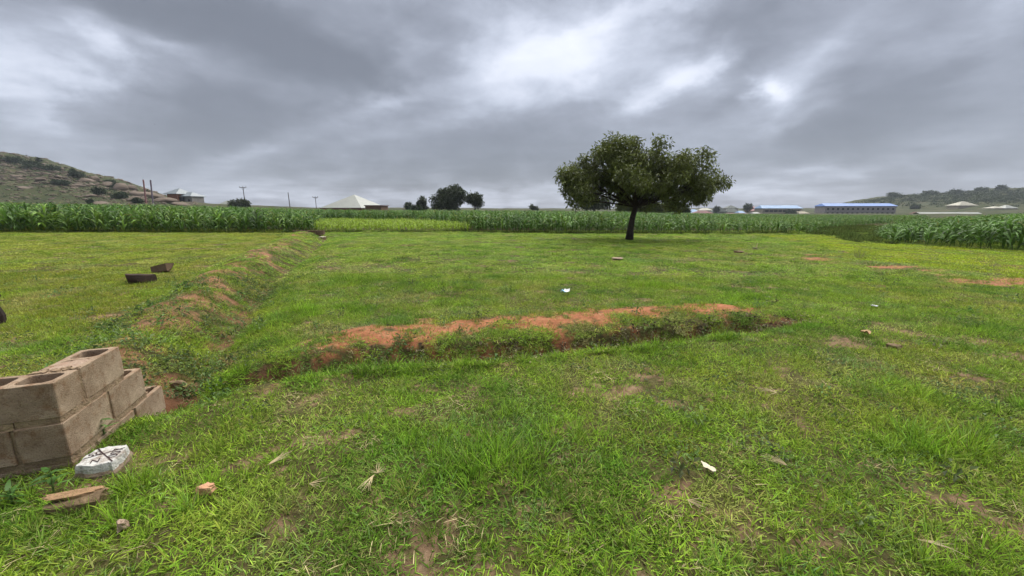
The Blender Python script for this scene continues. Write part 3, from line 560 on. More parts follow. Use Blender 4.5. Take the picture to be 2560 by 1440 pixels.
def build_maize():
    g = np.random.default_rng(5); n = 0
    def inview(x, y, m=1.36): return abs(x) < m * y
    for (x, y) in walk(EDGE, .36):
        if not inview(x, y): continue
        x += g.normal(0, .12); y += g.normal(0, .15) + .25; yg = bool(young(np.array(x), np.array(y)))
        if yg:
            maize_plant(x, y, g.uniform(.5, .68), 'young', 'yellow-green young maize plant at the front of the low patch', 'young maize plants at the front of the low patch', g, 7)
        elif x < -8:
            maize_plant(x, y, float(maize_h(x, y)) * g.uniform(.68, 1.12), 'light' if g.random() < .45 else 'dark', 'green maize plant in the front row of the left field', 'maize front row of the left field', g, 9)
        else:
            maize_plant(x, y, float(maize_h(x, y)) * g.uniform(.68, 1.12), 'dark' if g.random() < .7 else 'light', 'dark green maize plant in the front row behind the big tree', 'maize front row behind the big tree', g, 9)
        n += 1
    for row in range(3):
        for (x, y) in walk(RE, .42, .1 * row):
            x2, y2 = x + row * .62 + g.normal(0, .1), y + row * .35 + g.normal(0, .1)
            if not inview(x2, y2) or n >= 300: continue
            h = float(np.interp(x2 / y2, [.92, 1.0, 1.12, 1.35], [.55, .78, .95, 1.2])); n += 1
            maize_plant(x2, y2, h * g.uniform(.85, 1.1), 'dark', 'dark windblown maize plant in the near field at the right edge', 'maize at the front of the right field', g, 10, .12)
    # the rest of the crop
    X, Y = [], []
    def rows(poly_f, x0, x1, y0, y1, dx=.34, dy=.78):
        xs, ys = np.meshgrid(np.arange(x0, x1, dx), np.arange(y0, y1, dy)); xs = xs.ravel() + g.normal(0, .09, xs.size); ys = ys.ravel() + g.normal(0, .14, ys.size); k = poly_f(xs, ys) & (np.abs(xs) < 1.42 * ys); return xs[k], ys[k]
    ex, ey = [p[0] for p in EDGE], [p[1] for p in EDGE]
    back = lambda x: np.interp(x, [-70, -40, 0, 30, 60], [46, 52, 66, 70, 74])
    x, y = rows(lambda x, y: (y > np.interp(x, ex, ey) + .75) & (y < back(x)) & ((x < 22) | (y > 30 + (x - 22) * .7)), -66, 62, 21, 74)
    rx, ry = [p[0] for p in sorted(RE)], [p[1] for p in sorted(RE)]
    def right_f(x, y):
        lo = np.interp(x, [18.6, 20, 21.1, 25, 33, 60], [19, 17.2, 16.6, 15.2, 13.3, 8]); hi = np.interp(x, [18.6, 20.3, 22.5, 30, 45], [18.2, 20.6, 23.3, 30, 36]); return (x > 18.6) & (y > lo + .9) & (y < hi)
    x2, y2 = rows(right_f, 18, 60, 12, 37)
    yg = young(x, y); h = maize_h(x, y) * g.uniform(.76, 1.14, len(x)) * (.9 + .2 * fbm(x / 3, y / 3, 2, 151)); h = np.where(yg, g.uniform(.5, .7, len(x)), h)
    h2 = np.interp(x2 / y2, [.92, 1.0, 1.12, 1.35], [.55, .78, .95, 1.2]) * g.uniform(.85, 1.1, len(x2))
    x, y, h = np.concatenate([x, x2]), np.concatenate([y, y2]), np.concatenate([h, h2]); yg = np.concatenate([yg, np.zeros(len(x2), bool)])
    dark = np.array((.100, .205, .038)); t = dark[None] * g.uniform(.75, 1.35, (len(x), 1)) + np.array((.035, .045, .0))[None] * sstep(.45, .7, fbm(x / 5, y / 5, 2, 131))[:, None]
    t = np.where(yg[:, None], np.array((.31, .45, .032))[None] * g.uniform(.8, 1.15, (len(x), 1)), t)
    rot = np.stack([g.normal(0, .06, len(x)), g.normal(0, .06, len(x)), g.random(len(x)) * 6.283], 1); w = h * g.uniform(.88, 1.08, len(x))
    w = np.where(yg, w * 1.15, w)
    scatter('maize_crop', 'dense maize crop filling the fields behind the front rows', [P_maize(40 + k) for k in range(6)], np.stack([x, y, G(x, y)], 1), g.integers(0, 6, len(x)), rot, np.stack([w, w, h], 1), t, M_MAIZE_I)
build_maize()

# ================================================================== trees
M_BARK = mat('bark', (.050, .038, .030), (.022, .016, .013), rough=.95, scale=9, bump=.8, bscale=30)
M_LEAF = leaf_mat('tree_leaf', (.125, .150, .036), var=.75, trans=.28, rough=.42, spec=.45, yellow=(.13, .12, .03))
M_LEAF_D = leaf_mat('dark_tree_leaf', (.052, .072, .026), var=.6, trans=.15, rough=.5, yellow=(.08, .07, .03))
M_LEAF_G = leaf_mat('grey_green_leaf', (.075, .092, .050), var=.5, trans=.2, rough=.6, yellow=(.12, .11, .06))
M_BUSH = leaf_mat('scrub_leaf', (.038, .062, .026), var=.6, trans=.15, rough=.6, yellow=(.11, .10, .04))
M_SCRUB = leaf_mat('hill_scrub_leaf', (.060, .085, .040), var=.55, trans=.15, rough=.7, yellow=(.12, .10, .05))
def clumps(C, per, spread, L_, W_, g, droop=.25):
    """leaf clusters: around each centre, leaves pointing outwards and down"""
    n = len(C) * per; c = np.repeat(C, per, 0); d = g.normal(0, 1, (n, 3)); d /= np.linalg.norm(d, axis=1)[:, None]; base = c + d * (spread * g.random(n) ** .5)[:, None]
    f = d * .9 + np.array((0, 0, -droop))[None] + g.normal(0, .45, (n, 3)); nr = np.array((0, 0, 1.))[None] + d * .5 + g.normal(0, .45, (n, 3)); l = g.uniform(.7, 1.25, n) * L_
    cb = np.repeat(g.random(len(C)), per); return leaf_quads(base, nr, f, l, l * W_ * g.uniform(.8, 1.2, n), np.clip(.55 * cb + .45 * g.random(n), 0, 1))
def lobes_fill(lobes, n, g, shell=.55):
    """points spread through ellipsoid lobes, thicker towards their skins; lobes: (x,y,z,rx,ry,rz)"""
    L_ = np.array(lobes); vol = L_[:, 3] * L_[:, 4] * L_[:, 5]; w = vol ** .8; w /= w.sum(); k = g.choice(len(L_), n, p=w); d = g.normal(0, 1, (n, 3)); d /= np.linalg.norm(d, axis=1)[:, None]
    r = np.where(g.random(n) < shell, g.uniform(.78, 1.12, n), g.random(n) ** (1 / 3)); return L_[k, :3] + d * r[:, None] * L_[k, 3:], k
def make_tree(name, label, base, trunk, lobes, n_cl, per, spread, L_, W_, lm, seed, r0, droop=.25, cat='tree', group=None, sub=0, sub_r=.5):
    g = np.random.default_rng(seed); base = np.array(base); root = empty(name, tuple(base)); tag(root, label, cat, group)
    b = MB(); tk = [np.array(p) for p in trunk]; m = len(tk); b.tube(tk, [r0 * (1.25 if i == 0 else 1 - .32 * i / (m - 1)) for i in range(m)], 10); fork = tk[-1]
    C, k = lobes_fill(sub_lobes(lobes, sub, sub_r, g), n_cl, g, .5) if sub else lobes_fill(lobes, n_cl, g)
    if sub: k = np.argmin(((C[:, None] - np.array(lobes)[None, :, :3]) ** 2).sum(-1), 1)
    for i, lb in enumerate(lobes):
        c = np.array(lb[:3]); s = fork - np.array((0, 0, .05)); mid = s * .5 + c * .5 + g.normal(0, .12, 3) * np.linalg.norm(c - s) * .5 + np.array((0, 0, .06)) * np.linalg.norm(c - s); rr = r0 * .5 * min(1, .55 + .25 * lb[3])
        t = np.linspace(0, 1, 6)[:, None]; P = (1 - t) ** 2 * s + 2 * t * (1 - t) * mid + t ** 2 * c; b.tube(P, np.linspace(rr, rr * .3, 6), 6)
        own = C[k == i]
        for q in own[g.permutation(len(own))[:max(3, min(14, len(own) // 8))]]:
            p0 = P[int(g.integers(2, 6))]; md = (p0 + q) / 2 + g.normal(0, .1, 3) * np.linalg.norm(q - p0); b.tube([p0, md, q], [rr * .28, rr * .17, rr * .05], 4, cap=False)
    tr = b.build('trunk', M_BARK, root, True)
    V, F, A = clumps(C, per, spread, L_, W_, g, droop); me = mesh_np('crown', V, F, False, {'bv': ('FLOAT', A.astype(np.float32))}); obj('crown', me, lm, root)
    return root
def sub_lobes(lobes, n, r, g):
    C, k = lobes_fill(lobes, n, g, .75); s = g.uniform(.7, 1.25, n) * r; return [tuple(C[i]) + (s[i], s[i], s[i] * .68) for i in range(n)]
def px_lobes(lst, y, base, depth=1.0, g=None):
    """lobes given in photo pixels (px, py, rx, ry) around depth y, in the tree's own metres"""
    out = []; m = mpp(y)
    for i, q in enumerate(lst):
        px, py, rx, ry = q[:4]; dy = q[4] if len(q) > 4 else 0.0; p = at(px, py, y); out.append((p.x - base[0], dy, p.z - base[2], rx * m, (rx * .8 + ry * .2) * m * depth, ry * m))
    return out
def build_trees():
    # the big tree
    b = hit(1573, 600); b.z -= .05; Y = b.y; rel = lambda px, py, dy=0: tuple(at(px, py, Y) - b + Vector((0, dy, 0)))
    lob = [(1505, 425, 70, 52), (1455, 440, 42, 46, .5), (1440, 470, 40, 34, -.4), (1422, 455, 24, 40, 0), (1470, 400, 45, 32, .8), (1540, 385, 52, 36, -.5), (1618, 368, 46, 36, 0), (1590, 400, 58, 40, 1.2), (1560, 440, 60, 40, -1.3), (1640, 430, 60, 42, -.9), (1705, 410, 46, 40, .3), (1740, 425, 34, 36, 0), (1745, 462, 44, 34, -.4),
           (1785, 458, 24, 26, .2), (1700, 465, 46, 34, .8), (1605, 478, 52, 30, .5), (1555, 480, 40, 26, .9), (1650, 492, 42, 22, -.6), (1432, 500, 22, 20, .3), (1715, 495, 26, 16, .2), (1500, 470, 46, 28, .3), (1630, 515, 26, 14, .6), (1585, 360, 26, 16, -.3), (1650, 352, 22, 16, .2)]
    make_tree('tree', 'large dark spreading tree with leaning trunk alone on the grass', b, [rel(1573, 602), rel(1576, 575), rel(1581, 545), rel(1590, 515)], px_lobes([(1600 + (q[0] - 1600) * .95, 440 + (q[1] - 440) * (.88 if q[1] < 440 else 1.06)) + (q[2] * .86, q[3] * .86) + q[4:] for q in lob], Y, b, .95), 2700, 13, .21, .19, .40, M_LEAF, 3, .19, .45, sub=108, sub_r=.56)
    def far(name, label, px, py, y, lob, n, per, spread, L_, lm, seed, r0, stems=None, drop=None, group=None, cat='tree', W_=.6, depth=.9, sub=0):
        p = at(px, py, y); p.z = gz(p.x, y) - .05; hgt = at(px, py, y).z - p.z
        tr = stems or [(0, 0, 0), (.1, 0, max(.6, hgt) * .6), (0, 0, max(.8, hgt))]
        return make_tree(name, label, p, tr, px_lobes(lob, y, p, depth), n, per, spread, L_, W_, lm, seed, r0, group=group, cat=cat, sub=sub, sub_r=y * .011)
    far('tree', 'tall dark bushy tree behind the maize left of the big tree', 1122, 520, 95, [(1128, 492, 26, 18), (1105, 500, 20, 13), (1092, 508, 14, 9), (1132, 478, 14, 10), (1140, 488, 9, 9), (1110, 486, 12, 9), (1120, 508, 20, 12), (1138, 510, 8, 10), (1078, 507, 5, 4), (1148, 475, 4, 4), (1113, 471, 3, 5)], 900, 9, .5, .5, M_LEAF_D, 12, .38, sub=42)
    far('tree', 'dark flat-topped tree standing just right of the bushy tree', 1187, 512, 98, [(1177, 497, 8, 6), (1188, 494, 11, 5), (1197, 499, 7, 6), (1180, 507, 4, 5), (1194, 509, 4, 5), (1187, 503, 7, 4)], 460, 8, .45, .45, M_LEAF_D, 13, .22, sub=22)
    far('tree', 'slim grey-green tree left of the dark bushy tree', 1056, 520, 92, [(1055, 504, 8, 8), (1054, 514, 9, 7), (1058, 520, 8, 5)], 220, 8, .45, .45, M_LEAF_G, 14, .14)
    far('tree', 'small round grey tree, leftmost of the far tree group', 1021, 522, 92, [(1021, 515, 5, 5), (1022, 520, 5, 4)], 110, 8, .5, .45, M_LEAF_G, 15, .1)
    far('bush', 'low dark bush between the slim tree and the bushy tree', 1037, 525, 90, [(1036, 521, 8, 4), (1045, 523, 7, 3)], 120, 8, .5, .45, M_BUSH, 16, .08, cat='bush')
    far('tree', 'dark rounded tree seen under the left side of the big tree', 1485, 522, 75, [(1470, 500, 18, 12), (1495, 503, 18, 11), (1480, 512, 22, 10), (1508, 513, 12, 8), (1462, 512, 10, 10), (1485, 493, 12, 6)], 700, 8, .4, .4, M_LEAF_D, 17, .22, sub=30)
    far('bush', 'olive bush behind the trunk of the big tree', 1565, 527, 70, [(1560, 518, 16, 9), (1578, 520, 12, 8)], 300, 8, .5, .4, M_LEAF, 18, .12, cat='bush')
    far('bush', 'broad bush just right of the big tree trunk', 1628, 532, 62, [(1610, 520, 16, 10), (1632, 518, 18, 10), (1648, 524, 14, 8)], 420, 8, .45, .36, M_LEAF, 19, .14, cat='bush')
    far('bush', 'dark dome-shaped bush at the right of the big tree', 1690, 534, 68, [(1680, 518, 24, 11), (1698, 522, 18, 10), (1670, 524, 14, 9), (1712, 528, 10, 6)], 620, 9, .4, .34, M_LEAF_D, 20, .16, cat='bush')
    far('bush', 'round dark bush at the foot of a utility pole on the left', 598, 522, 120, [(590, 509, 12, 7), (606, 508, 13, 7), (598, 515, 20, 5), (580, 511, 6, 4), (615, 513, 7, 5)], 420, 8, .6, .5, M_LEAF_D, 21, .2, cat='bush')
    far('bush', 'tiny bush on the skyline right of the big dark pair of trees', 1332, 527, 140, [(1330, 518, 5, 4), (1338, 522, 6, 4)], 90, 7, .5, .5, M_LEAF_G, 22, .1, cat='bush')
build_trees()

# ================================================================== far buildings, hills, poles
M_ROOF_W = mat('zinc_roof_pale', (.20, .215, .185), (.17, .185, .16), rough=.45, scale=.6, spec=.5)
M_ROOF_CR = mat('zinc_roof_cream', (.32, .305, .23), (.28, .265, .20), rough=.5, scale=.6)
M_ROOF_G = mat('zinc_roof_grey', (.17, .20, .215), (.13, .155, .17), rough=.45, scale=.8, spec=.5)
M_ROOF_B = mat('blue_roof', (.045, .155, .46), (.036, .125, .39), rough=.4, scale=.3)
M_ROOF_LB = mat('pale_blue_roof', (.15, .27, .46), (.12, .23, .40), rough=.45, scale=.3)
M_ROOF_R = mat('maroon_roof', (.14, .035, .030), (.10, .028, .025), rough=.6, scale=.4)
M_ROOF_P = mat('pink_roof', (.42, .25, .22), (.36, .20, .18), rough=.6, scale=.4)
M_ROOF_K = mat('dark_green_roof', (.055, .075, .060), (.04, .055, .045), rough=.6, scale=.4)
M_MUD = mat('mud_block_wall', (.36, .17, .095), (.27, .125, .07), rough=.95, scale=1.2, bump=.4)
M_LATW = mat('dark_mud_wall', (.20, .125, .085), (.15, .09, .06), rough=.95, scale=1.2, bump=.4)
M_GREYW = mat('cement_wall', (.34, .32, .29), (.25, .235, .22), rough=.9, scale=.8)
M_CREAMW = mat('cream_wall', (.40, .36, .27), (.33, .295, .225), rough=.85, scale=.8)
M_STONEW = mat('grey_stone_wall', (.36, .33, .31), (.22, .20, .20), rough=.9, scale=1.6, detail=8)
M_DARK = mat('dark_opening', (.018, .017, .016), (.012, .012, .011), rough=.7)
M_FASCIA = mat('brown_fascia', (.16, .075, .06), (.11, .055, .045), rough=.7, scale=2)
def hip_mesh(w, d, h, ridge, ov=.5, th=.12):
    """hipped roof over w x d, ridge length along x; with a fascia thickness"""
    a, b, r = w / 2 + ov, d / 2 + ov, ridge / 2; V = [(-a, -b, 0), (a, -b, 0), (a, b, 0), (-a, b, 0), (-r, 0, h), (r, 0, h), (-a, -b, -th), (a, -b, -th), (a, b, -th), (-a, b, -th)]
    F = [(0, 1, 5, 4), (2, 3, 4, 5), (1, 2, 5, 5), (3, 0, 4, 4), (0, 6, 7, 1), (1, 7, 8, 2), (2, 8, 9, 3), (3, 9, 6, 0), (6, 9, 8, 7)]
    bm = bmesh.new(); vs = [bm.verts.new(v) for v in V]
    for f in F: bm.faces.new([vs[i] for i in dict.fromkeys(f)])
    me = bpy.data.meshes.new('roof'); bm.to_mesh(me); bm.free(); return me
def house(name, label, pxl, pxr, py_eave, py_top, y, wallm, roofm, rz=0.0, depth=None, ridge=0.0, wins=(), group=None, ov=.5, fascia=None, base_py=None, wall_h=None):
    """a hipped-roof house; its width and heights come from the photograph at depth y"""
    m = mpp(y); w = (pxr - pxl) * m - 2 * ov; c = at((pxl + pxr) / 2, py_eave, y); d = depth or w * .8; g0 = gz(c.x, y + d * .3)
    if wall_h: g0 = max(g0, c.z - wall_h)
    g0 = min(g0, gz(c.x - w / 2, y), gz(c.x + w / 2, y), gz(c.x, y + d)) if not wall_h else g0
    r = empty(name, (c.x, y + d / 2, g0), rz); tag(r, label, 'house', group); hz = c.z - g0; b = MB(); b.box((0, 0, hz / 2 - .4), (w, d, hz + .8)); b.build('wall', wallm, r)
    me = hip_mesh(w, d, (py_eave - py_top) * m, ridge, ov); ro = obj('roof', me, roofm, r, (0, 0, hz + .13))
    if fascia: q = MB(); q.box((0, -d / 2 - ov - .03, hz), (w + 2 * ov, .05, .28)); q.build('fascia', fascia, r)
    for wx, wz, ww, wh, kind in wins:
        q = MB(); q.box((wx * w, -d / 2 - .01, hz - wz), (ww, .12, wh)); o = q.build(kind, M_DARK, r)
        if kind == 'window':
            q = MB(); q.box((wx * w, -d / 2 - .06, hz - wz - wh / 2 - .06), (ww + .2, .16, .1)); q.build('sill', wallm, o)
    return r
def build_buildings():
    house('house', 'house with large pale pyramid roof just behind the maize', 808, 925, 521, 487, 95, M_MUD, M_ROOF_W, depth=10.5, rz=R(-14), wins=((-.18, 1.0, 1.2, 1.0, 'window'), (.2, 1.0, 1.2, 1.0, 'window')), fascia=M_FASCIA)
    q = empty('building', tuple(at(943, 530, 92).xy) + (gz(*at(943, 530, 92).xy),)); tag(q, 'low brown flat-roofed annex right of the pyramid-roof house', 'building'); b = MB(); b.box((0, 0, .85), (3.6, 5, 1.9)); b.build('wall', M_LATW, q); b = MB(); b.box((0, 0, 1.86), (4.0, 5.4, .14)); b.build('roof', M_FASCIA, q)
    # house on the rocky slope: a main block, a projecting wing and a dark porch
    y = 150; m = mpp(y); c = at(440, 509, y); g0 = c.z; r = empty('house', (c.x, y, g0), R(-8)); tag(r, 'grey-roofed red block house on the slope left', 'house')
    b = MB(); b.box((0, 2, 1.1), (4.4, 6, 5.2)); b.build('wall', M_MUD, r); b = MB(); b.box((4.4, 3.2, .6), (4.2, 5, 4.0)); b.build('side_wall', M_GREYW, r)
    b = MB(); b.box((2.6, 1.6, .9), (1.2, 4, 2.9)); b.build('porch', M_DARK, r); obj('roof', hip_mesh(5.0, 7, 2.1, .6, .5), M_ROOF_G, r, (0, 2, 3.6)); obj('side_roof', hip_mesh(7.4, 6, 1.6, 3.2, .45), M_ROOF_G, r, (2.8, 3.2, 2.75))
    b = MB(); b.box((5.2, .66, 1.0), (.7, .1, 1.2)); b.build('window', M_DARK, r)
    house('house', 'faint pale roof showing beyond the slope left of the utility pole', 540, 580, 514, 502, 210, M_GREYW, M_ROOF_W, depth=7, ridge=1.0)
    house('house', 'tiny dark house on the skyline between two poles', 668, 690, 521, 517, 200, M_GREYW, M_ROOF_K, depth=5)
    # long two-storey block with a bright blue roof
    y = 270; m = mpp(y); c = at(2148, 541, y); g0 = c.z - 1.0; W = 167 * m; r = empty('building', (c.x, y, g0), R(-3)); tag(r, 'long two-storey grey block with bright blue roof', 'building')
    b = MB(); b.box((0, 5, 4.0), (W, 10, 8.0)); b.build('wall', M_STONEW, r); me = hip_mesh(W, 10, 1.9, W - 1, .6); obj('roof', me, M_ROOF_B, r, (0, 5, 8.0))
    for fl in (3.0, 6.0):
        for i in range(14):
            x = -W / 2 + W * (i + .6) / 14.2; b = MB(); b.box((x, -.02, fl), (1.3, .14, 1.3)); o = b.build('window', M_DARK, r); b = MB(); b.box((x, -.08, fl - .75), (1.6, .2, .12)); b.build('sill', M_GREYW, o)
    b = MB(); b.box((0, -.1, 4.4), (W + .1, .24, .25)); b.build('floor_band', M_GREYW, r)
    # school-like block with a pale blue roof
    y = 290; m = mpp(y); c = at(1955, 537, y); g0 = c.z - 1.2; W = 100 * m; r = empty('building', (c.x, y, g0), R(2)); tag(r, 'cream two-storey school block with pale blue roof', 'building')
    b = MB(); b.box((0, 5, 2.9), (W, 9, 5.8)); b.build('wall', M_CREAMW, r); obj('roof', hip_mesh(W, 9, 2.2, W - 1.5, .6), M_ROOF_LB, r, (0, 5, 5.9)); b = MB(); b.box((0, .32, 3.9), (W * .92, .14, 1.4)); b.build('balcony_opening', M_DARK, r); b = MB(); b.box((0, .05, 2.85), (W, .5, .7)); b.build('balcony', M_CREAMW, r)
    for i in range(9): b = MB(); b.box((-W / 2 + W * (i + .5) / 9, .15, 4.2), (.35, .3, 3.0)); b.build('column', M_CREAMW, r)
    for i in range(7): b = MB(); b.box((-W / 2 + W * (i + .6) / 7.2, .48, 1.5), (1.4, .12, 1.3)); b.build('window', M_DARK, r)
    # long low shed with a pale zinc roof
    y = 150; m = mpp(y); c = at(2389, 546, y); g0 = gz(c.x, y); W = 150 * m; r = empty('shed', (c.x, y, min(g0, c.z - 1.2)), R(-2)); z0 = r.location.z; hz = at(2389, 542, y).z - z0; tag(r, 'long low open shed with shiny pale metal roof', 'shed')
    V = [(-W / 2, -1, 0), (W / 2, -1, 0), (W / 2, 3.5, 1.7), (-W / 2, 3.5, 1.7), (W / 2, 8, 0), (-W / 2, 8, 0)]; b = MB(); b.add(V, [(0, 1, 2, 3), (3, 2, 4, 5)]); b.add(np.array(V) - np.array((0, 0, .12)), [(3, 2, 1, 0), (5, 4, 2, 3)]); o = b.build('roof', M_ROOF_W, r); o.location = (0, 0, hz)
    b = MB(); b.box((0, 6.5, hz / 2), (W - 1, .3, hz)); b.build('back_wall', M_FASCIA, r)
    for i in range(8): b = MB(); b.box((-W / 2 + .4 + (W - .8) * i / 7, -.6, hz / 2 - .1), (.25, .25, hz)); b.build('post', M_FASCIA, r)
    house('hut', 'small brown hut at the left end of the long shed', 2286, 2316, 540, 531, 155, M_MUD, M_FASCIA, depth=4, ridge=2, ov=.2)
    house('house', 'cream pyramid-roofed house high on the right hill slope', 2396, 2446, 514, 504, hit(2421, 517).y, M_CREAMW, M_ROOF_CR, depth=8, ridge=2)
    house('house', 'yellowish-roofed house left of the white one at the right edge', 2484, 2516, 521, 516, hit(2500, 523.5).y, M_CREAMW, M_ROOF_CR, depth=6, ridge=1)
    house('house', 'white pyramid-roofed house, rightmost on the hill slope', 2512, 2546, 521, 513, hit(2529, 523.5).y, M_CREAMW, M_ROOF_W, depth=6, ridge=1)
    # the village between the big tree and the school
    for label, l, rr, pe, pt, y, wm, rm, ri in [
            ('turquoise-roofed small house beside the big tree crown', 1728, 1750, 531, 524, 250, M_CREAMW, M_ROOF_LB, 2), ('broad maroon hipped roof house in front of the village', 1738, 1786, 535, 527, 220, M_GREYW, M_ROOF_R, 4), ('pale pinkish flat house behind the maroon roof', 1752, 1782, 526, 521, 300, M_ROOF_P, M_ROOF_CR, 4),
            ('dark green gabled house, left of the two dark roofs', 1786, 1818, 530, 516, 290, M_GREYW, M_ROOF_K, 0), ('taller dark green tiered house in the village centre', 1818, 1846, 521, 514, 310, M_GREYW, M_ROOF_K, 1), ('wide lower dark roof below the tiered house', 1816, 1850, 531, 522, 295, M_CREAMW, M_ROOF_K, 5),
            ('small bright blue roof in the middle of the village', 1848, 1866, 534, 528, 270, M_CREAMW, M_ROOF_LB, 3), ('pink-roofed house left of the school block', 1876, 1902, 528, 517, 300, M_CREAMW, M_ROOF_P, 1), ('low grey long roof in front of the village', 1816, 1878, 537, 533, 255, M_CREAMW, M_FASCIA, 12), ('low cream outbuilding right of the school block', 1992, 2024, 534, 529, 285, M_CREAMW, M_CREAMW, 6),
            ('low cream house between the village and the school', 1884, 1904, 536, 531, 270, M_CREAMW, M_ROOF_W, 4), ('white-walled blue house at the village left end', 1722, 1738, 537, 532, 235, M_ROOF_W, M_ROOF_LB, 2), ('small hut with dark roof below the blue roofed block', 2180, 2204, 541, 536, 225, M_CREAMW, M_DARK, 3)]:
        house('house', label, l, rr, pe, pt, y, wm, rm, ridge=ri, ov=.4, depth=7, wins=((-.25, 1.2, 1.0, 1.0, 'window'), (.22, 1.2, 1.0, 1.0, 'window')) if rr - l > 20 else ())
    # low earth-coloured wall in front of the blue-roofed block
    a, b_ = at(2045, 543, 235), at(2300, 545, 220); b = MB(); mid = (a + b_) / 2; L_ = (b_ - a).length; b.box((0, 0, .1), (L_, .3, 1.6)); o = b.build('compound_wall', M_MUD, None); o.location = mid; o.rotation_euler = (0, 0, math.atan2(b_.y - a.y, b_.x - a.x)); tag(o, 'long low earth-coloured wall in front of the blue-roofed block', 'wall', kind='thing')
build_buildings()
# ------------------------------------------------------------------ utility poles
M_POLE = mat('weathered_pole', (.16, .14, .13), (.10, .09, .085), rough=.9, scale=3)
M_PINK = mat('pink_primer_steel', (.34, .19, .19), (.28, .15, .155), rough=.6, scale=3)
M_PURP = mat('grey_violet_steel', (.24, .20, .25), (.18, .15, .19), rough=.6, scale=3)
M_YEL = mat('pale_yellow_paint', (.45, .36, .18), (.36, .28, .14), rough=.7, scale=3)
M_GREYP = mat('pale_grey_paint', (.42, .40, .38), (.34, .32, .31), rough=.7, scale=3)
M_INS = mat('insulator', (.12, .06, .05), rough=.3)
def build_poles():
    def pole(label, px, top, bot, y, arm=0.0, r=.11, lean=0.0, gap=0):
        t = at(px, top, y); z0 = gz(t.x, y); h = t.z - z0; ro = empty('utility_pole', (t.x, y, z0)); tag(ro, label, 'pole', 'utility poles'); b = MB(); b.tube([(lean, 0, -.5), (0, 0, h)], [r * 1.25, r * .8], 8); b.build('post', M_POLE, ro)
        if arm:
            b = MB(); b.box((0, 0, h - .35), (arm, .12, .14)); a_ = b.build('crossarm', M_POLE, ro)
            for s in (-.92, 0, .92): b = MB(); b.tube([(s * arm / 2, 0, h - .3), (s * arm / 2, 0, h + .02), (s * arm / 2, 0, h + .1)], [.05, .07, .04], 6); b.build('insulator', M_INS, a_)
            for s in (-1, 1): b = MB(); b.tube([(0, 0, h - 1.0), (s * arm * .3, 0, h - .42)], .03, 5); b.build('brace', M_POLE, ro)
    pole('utility pole with crossarm above the round dark bush', 607, 466, 512, 122, 2.1)
    pole('plain leaning pole without a crossarm left of the pyramid roof', 720, 481, 522, 100, 0, .1, .12)
    pole('small T-topped utility pole beside the pyramid roof', 788, 491, 520, 135, 1.8, .1)
    pole('short thin post left of the small round grey tree', 1009, 513, 522, 95, 0, .06)
    pole('thin distant mast behind the village', 1749, 503, 530, 290, 0, .12)
    for lab, xb, yb, xt, yt, mt, mb in (('pink-topped steel post leaning left at the maize edge', 365, 518, 358, 449, M_PINK, M_YEL), ('grey-violet steel post, right of the pink one', 382, 518, 376, 450, M_PURP, M_GREYP)):
        y = 62; p0, p1 = at(xb, yb, y), at(xt, yt, y); z0 = gz(p0.x, y) - .3; ro = empty('steel_post', (p0.x, y, z0)); tag(ro, lab, 'post', 'steel posts beyond the left maize'); q0 = Vector((0, 0, 0)); d = p1 - p0; q1 = p1 - Vector((p0.x, y, z0)); mid = q1 * .40
        b = MB(); b.tube([tuple(q0), tuple(mid)], .12, 8); b.build('painted_foot', mb, ro); b = MB(); b.tube([tuple(mid * 1.001), tuple(q1)], .10, 8); b.build('shaft', mt, ro)
build_poles()
# ------------------------------------------------------------------ hills: boulders, bushes, scrub
M_ROCK = mat('granite', (.22, .17, .13), (.085, .068, .052), rough=.95, scale=.35, bump=.5, bscale=2, detail=9)
def rock_mesh(seed, flat=.6, det=3):
    g = np.random.default_rng(seed); bm = bmesh.new(); bmesh.ops.create_icosphere(bm, subdivisions=det, radius=1); o = g.random(3) * 40; pl = [(Vector(g.normal(0, 1, 3)).normalized(), g.uniform(.62, .9)) for _ in range(7)]
    for v in bm.verts:
        p = v.co.copy(); d = p.normalized()
        for nrm, c in pl:
            e = p.dot(nrm) - c
            if e > 0: p -= nrm * e * .85
        n = float(fbm(np.array(d.x * 1.4 + o[0]), np.array(d.y * 1.4 + d.z * 1.9 + o[1]), 3, seed % 7)); v.co = p * (.82 + .38 * n); v.co.z *= flat
    me = bpy.data.meshes.new('boulder'); bm.to_mesh(me); bm.free(); me.materials.append(M_ROCK)
    for p in me.polygons: p.use_smooth = True
    return me
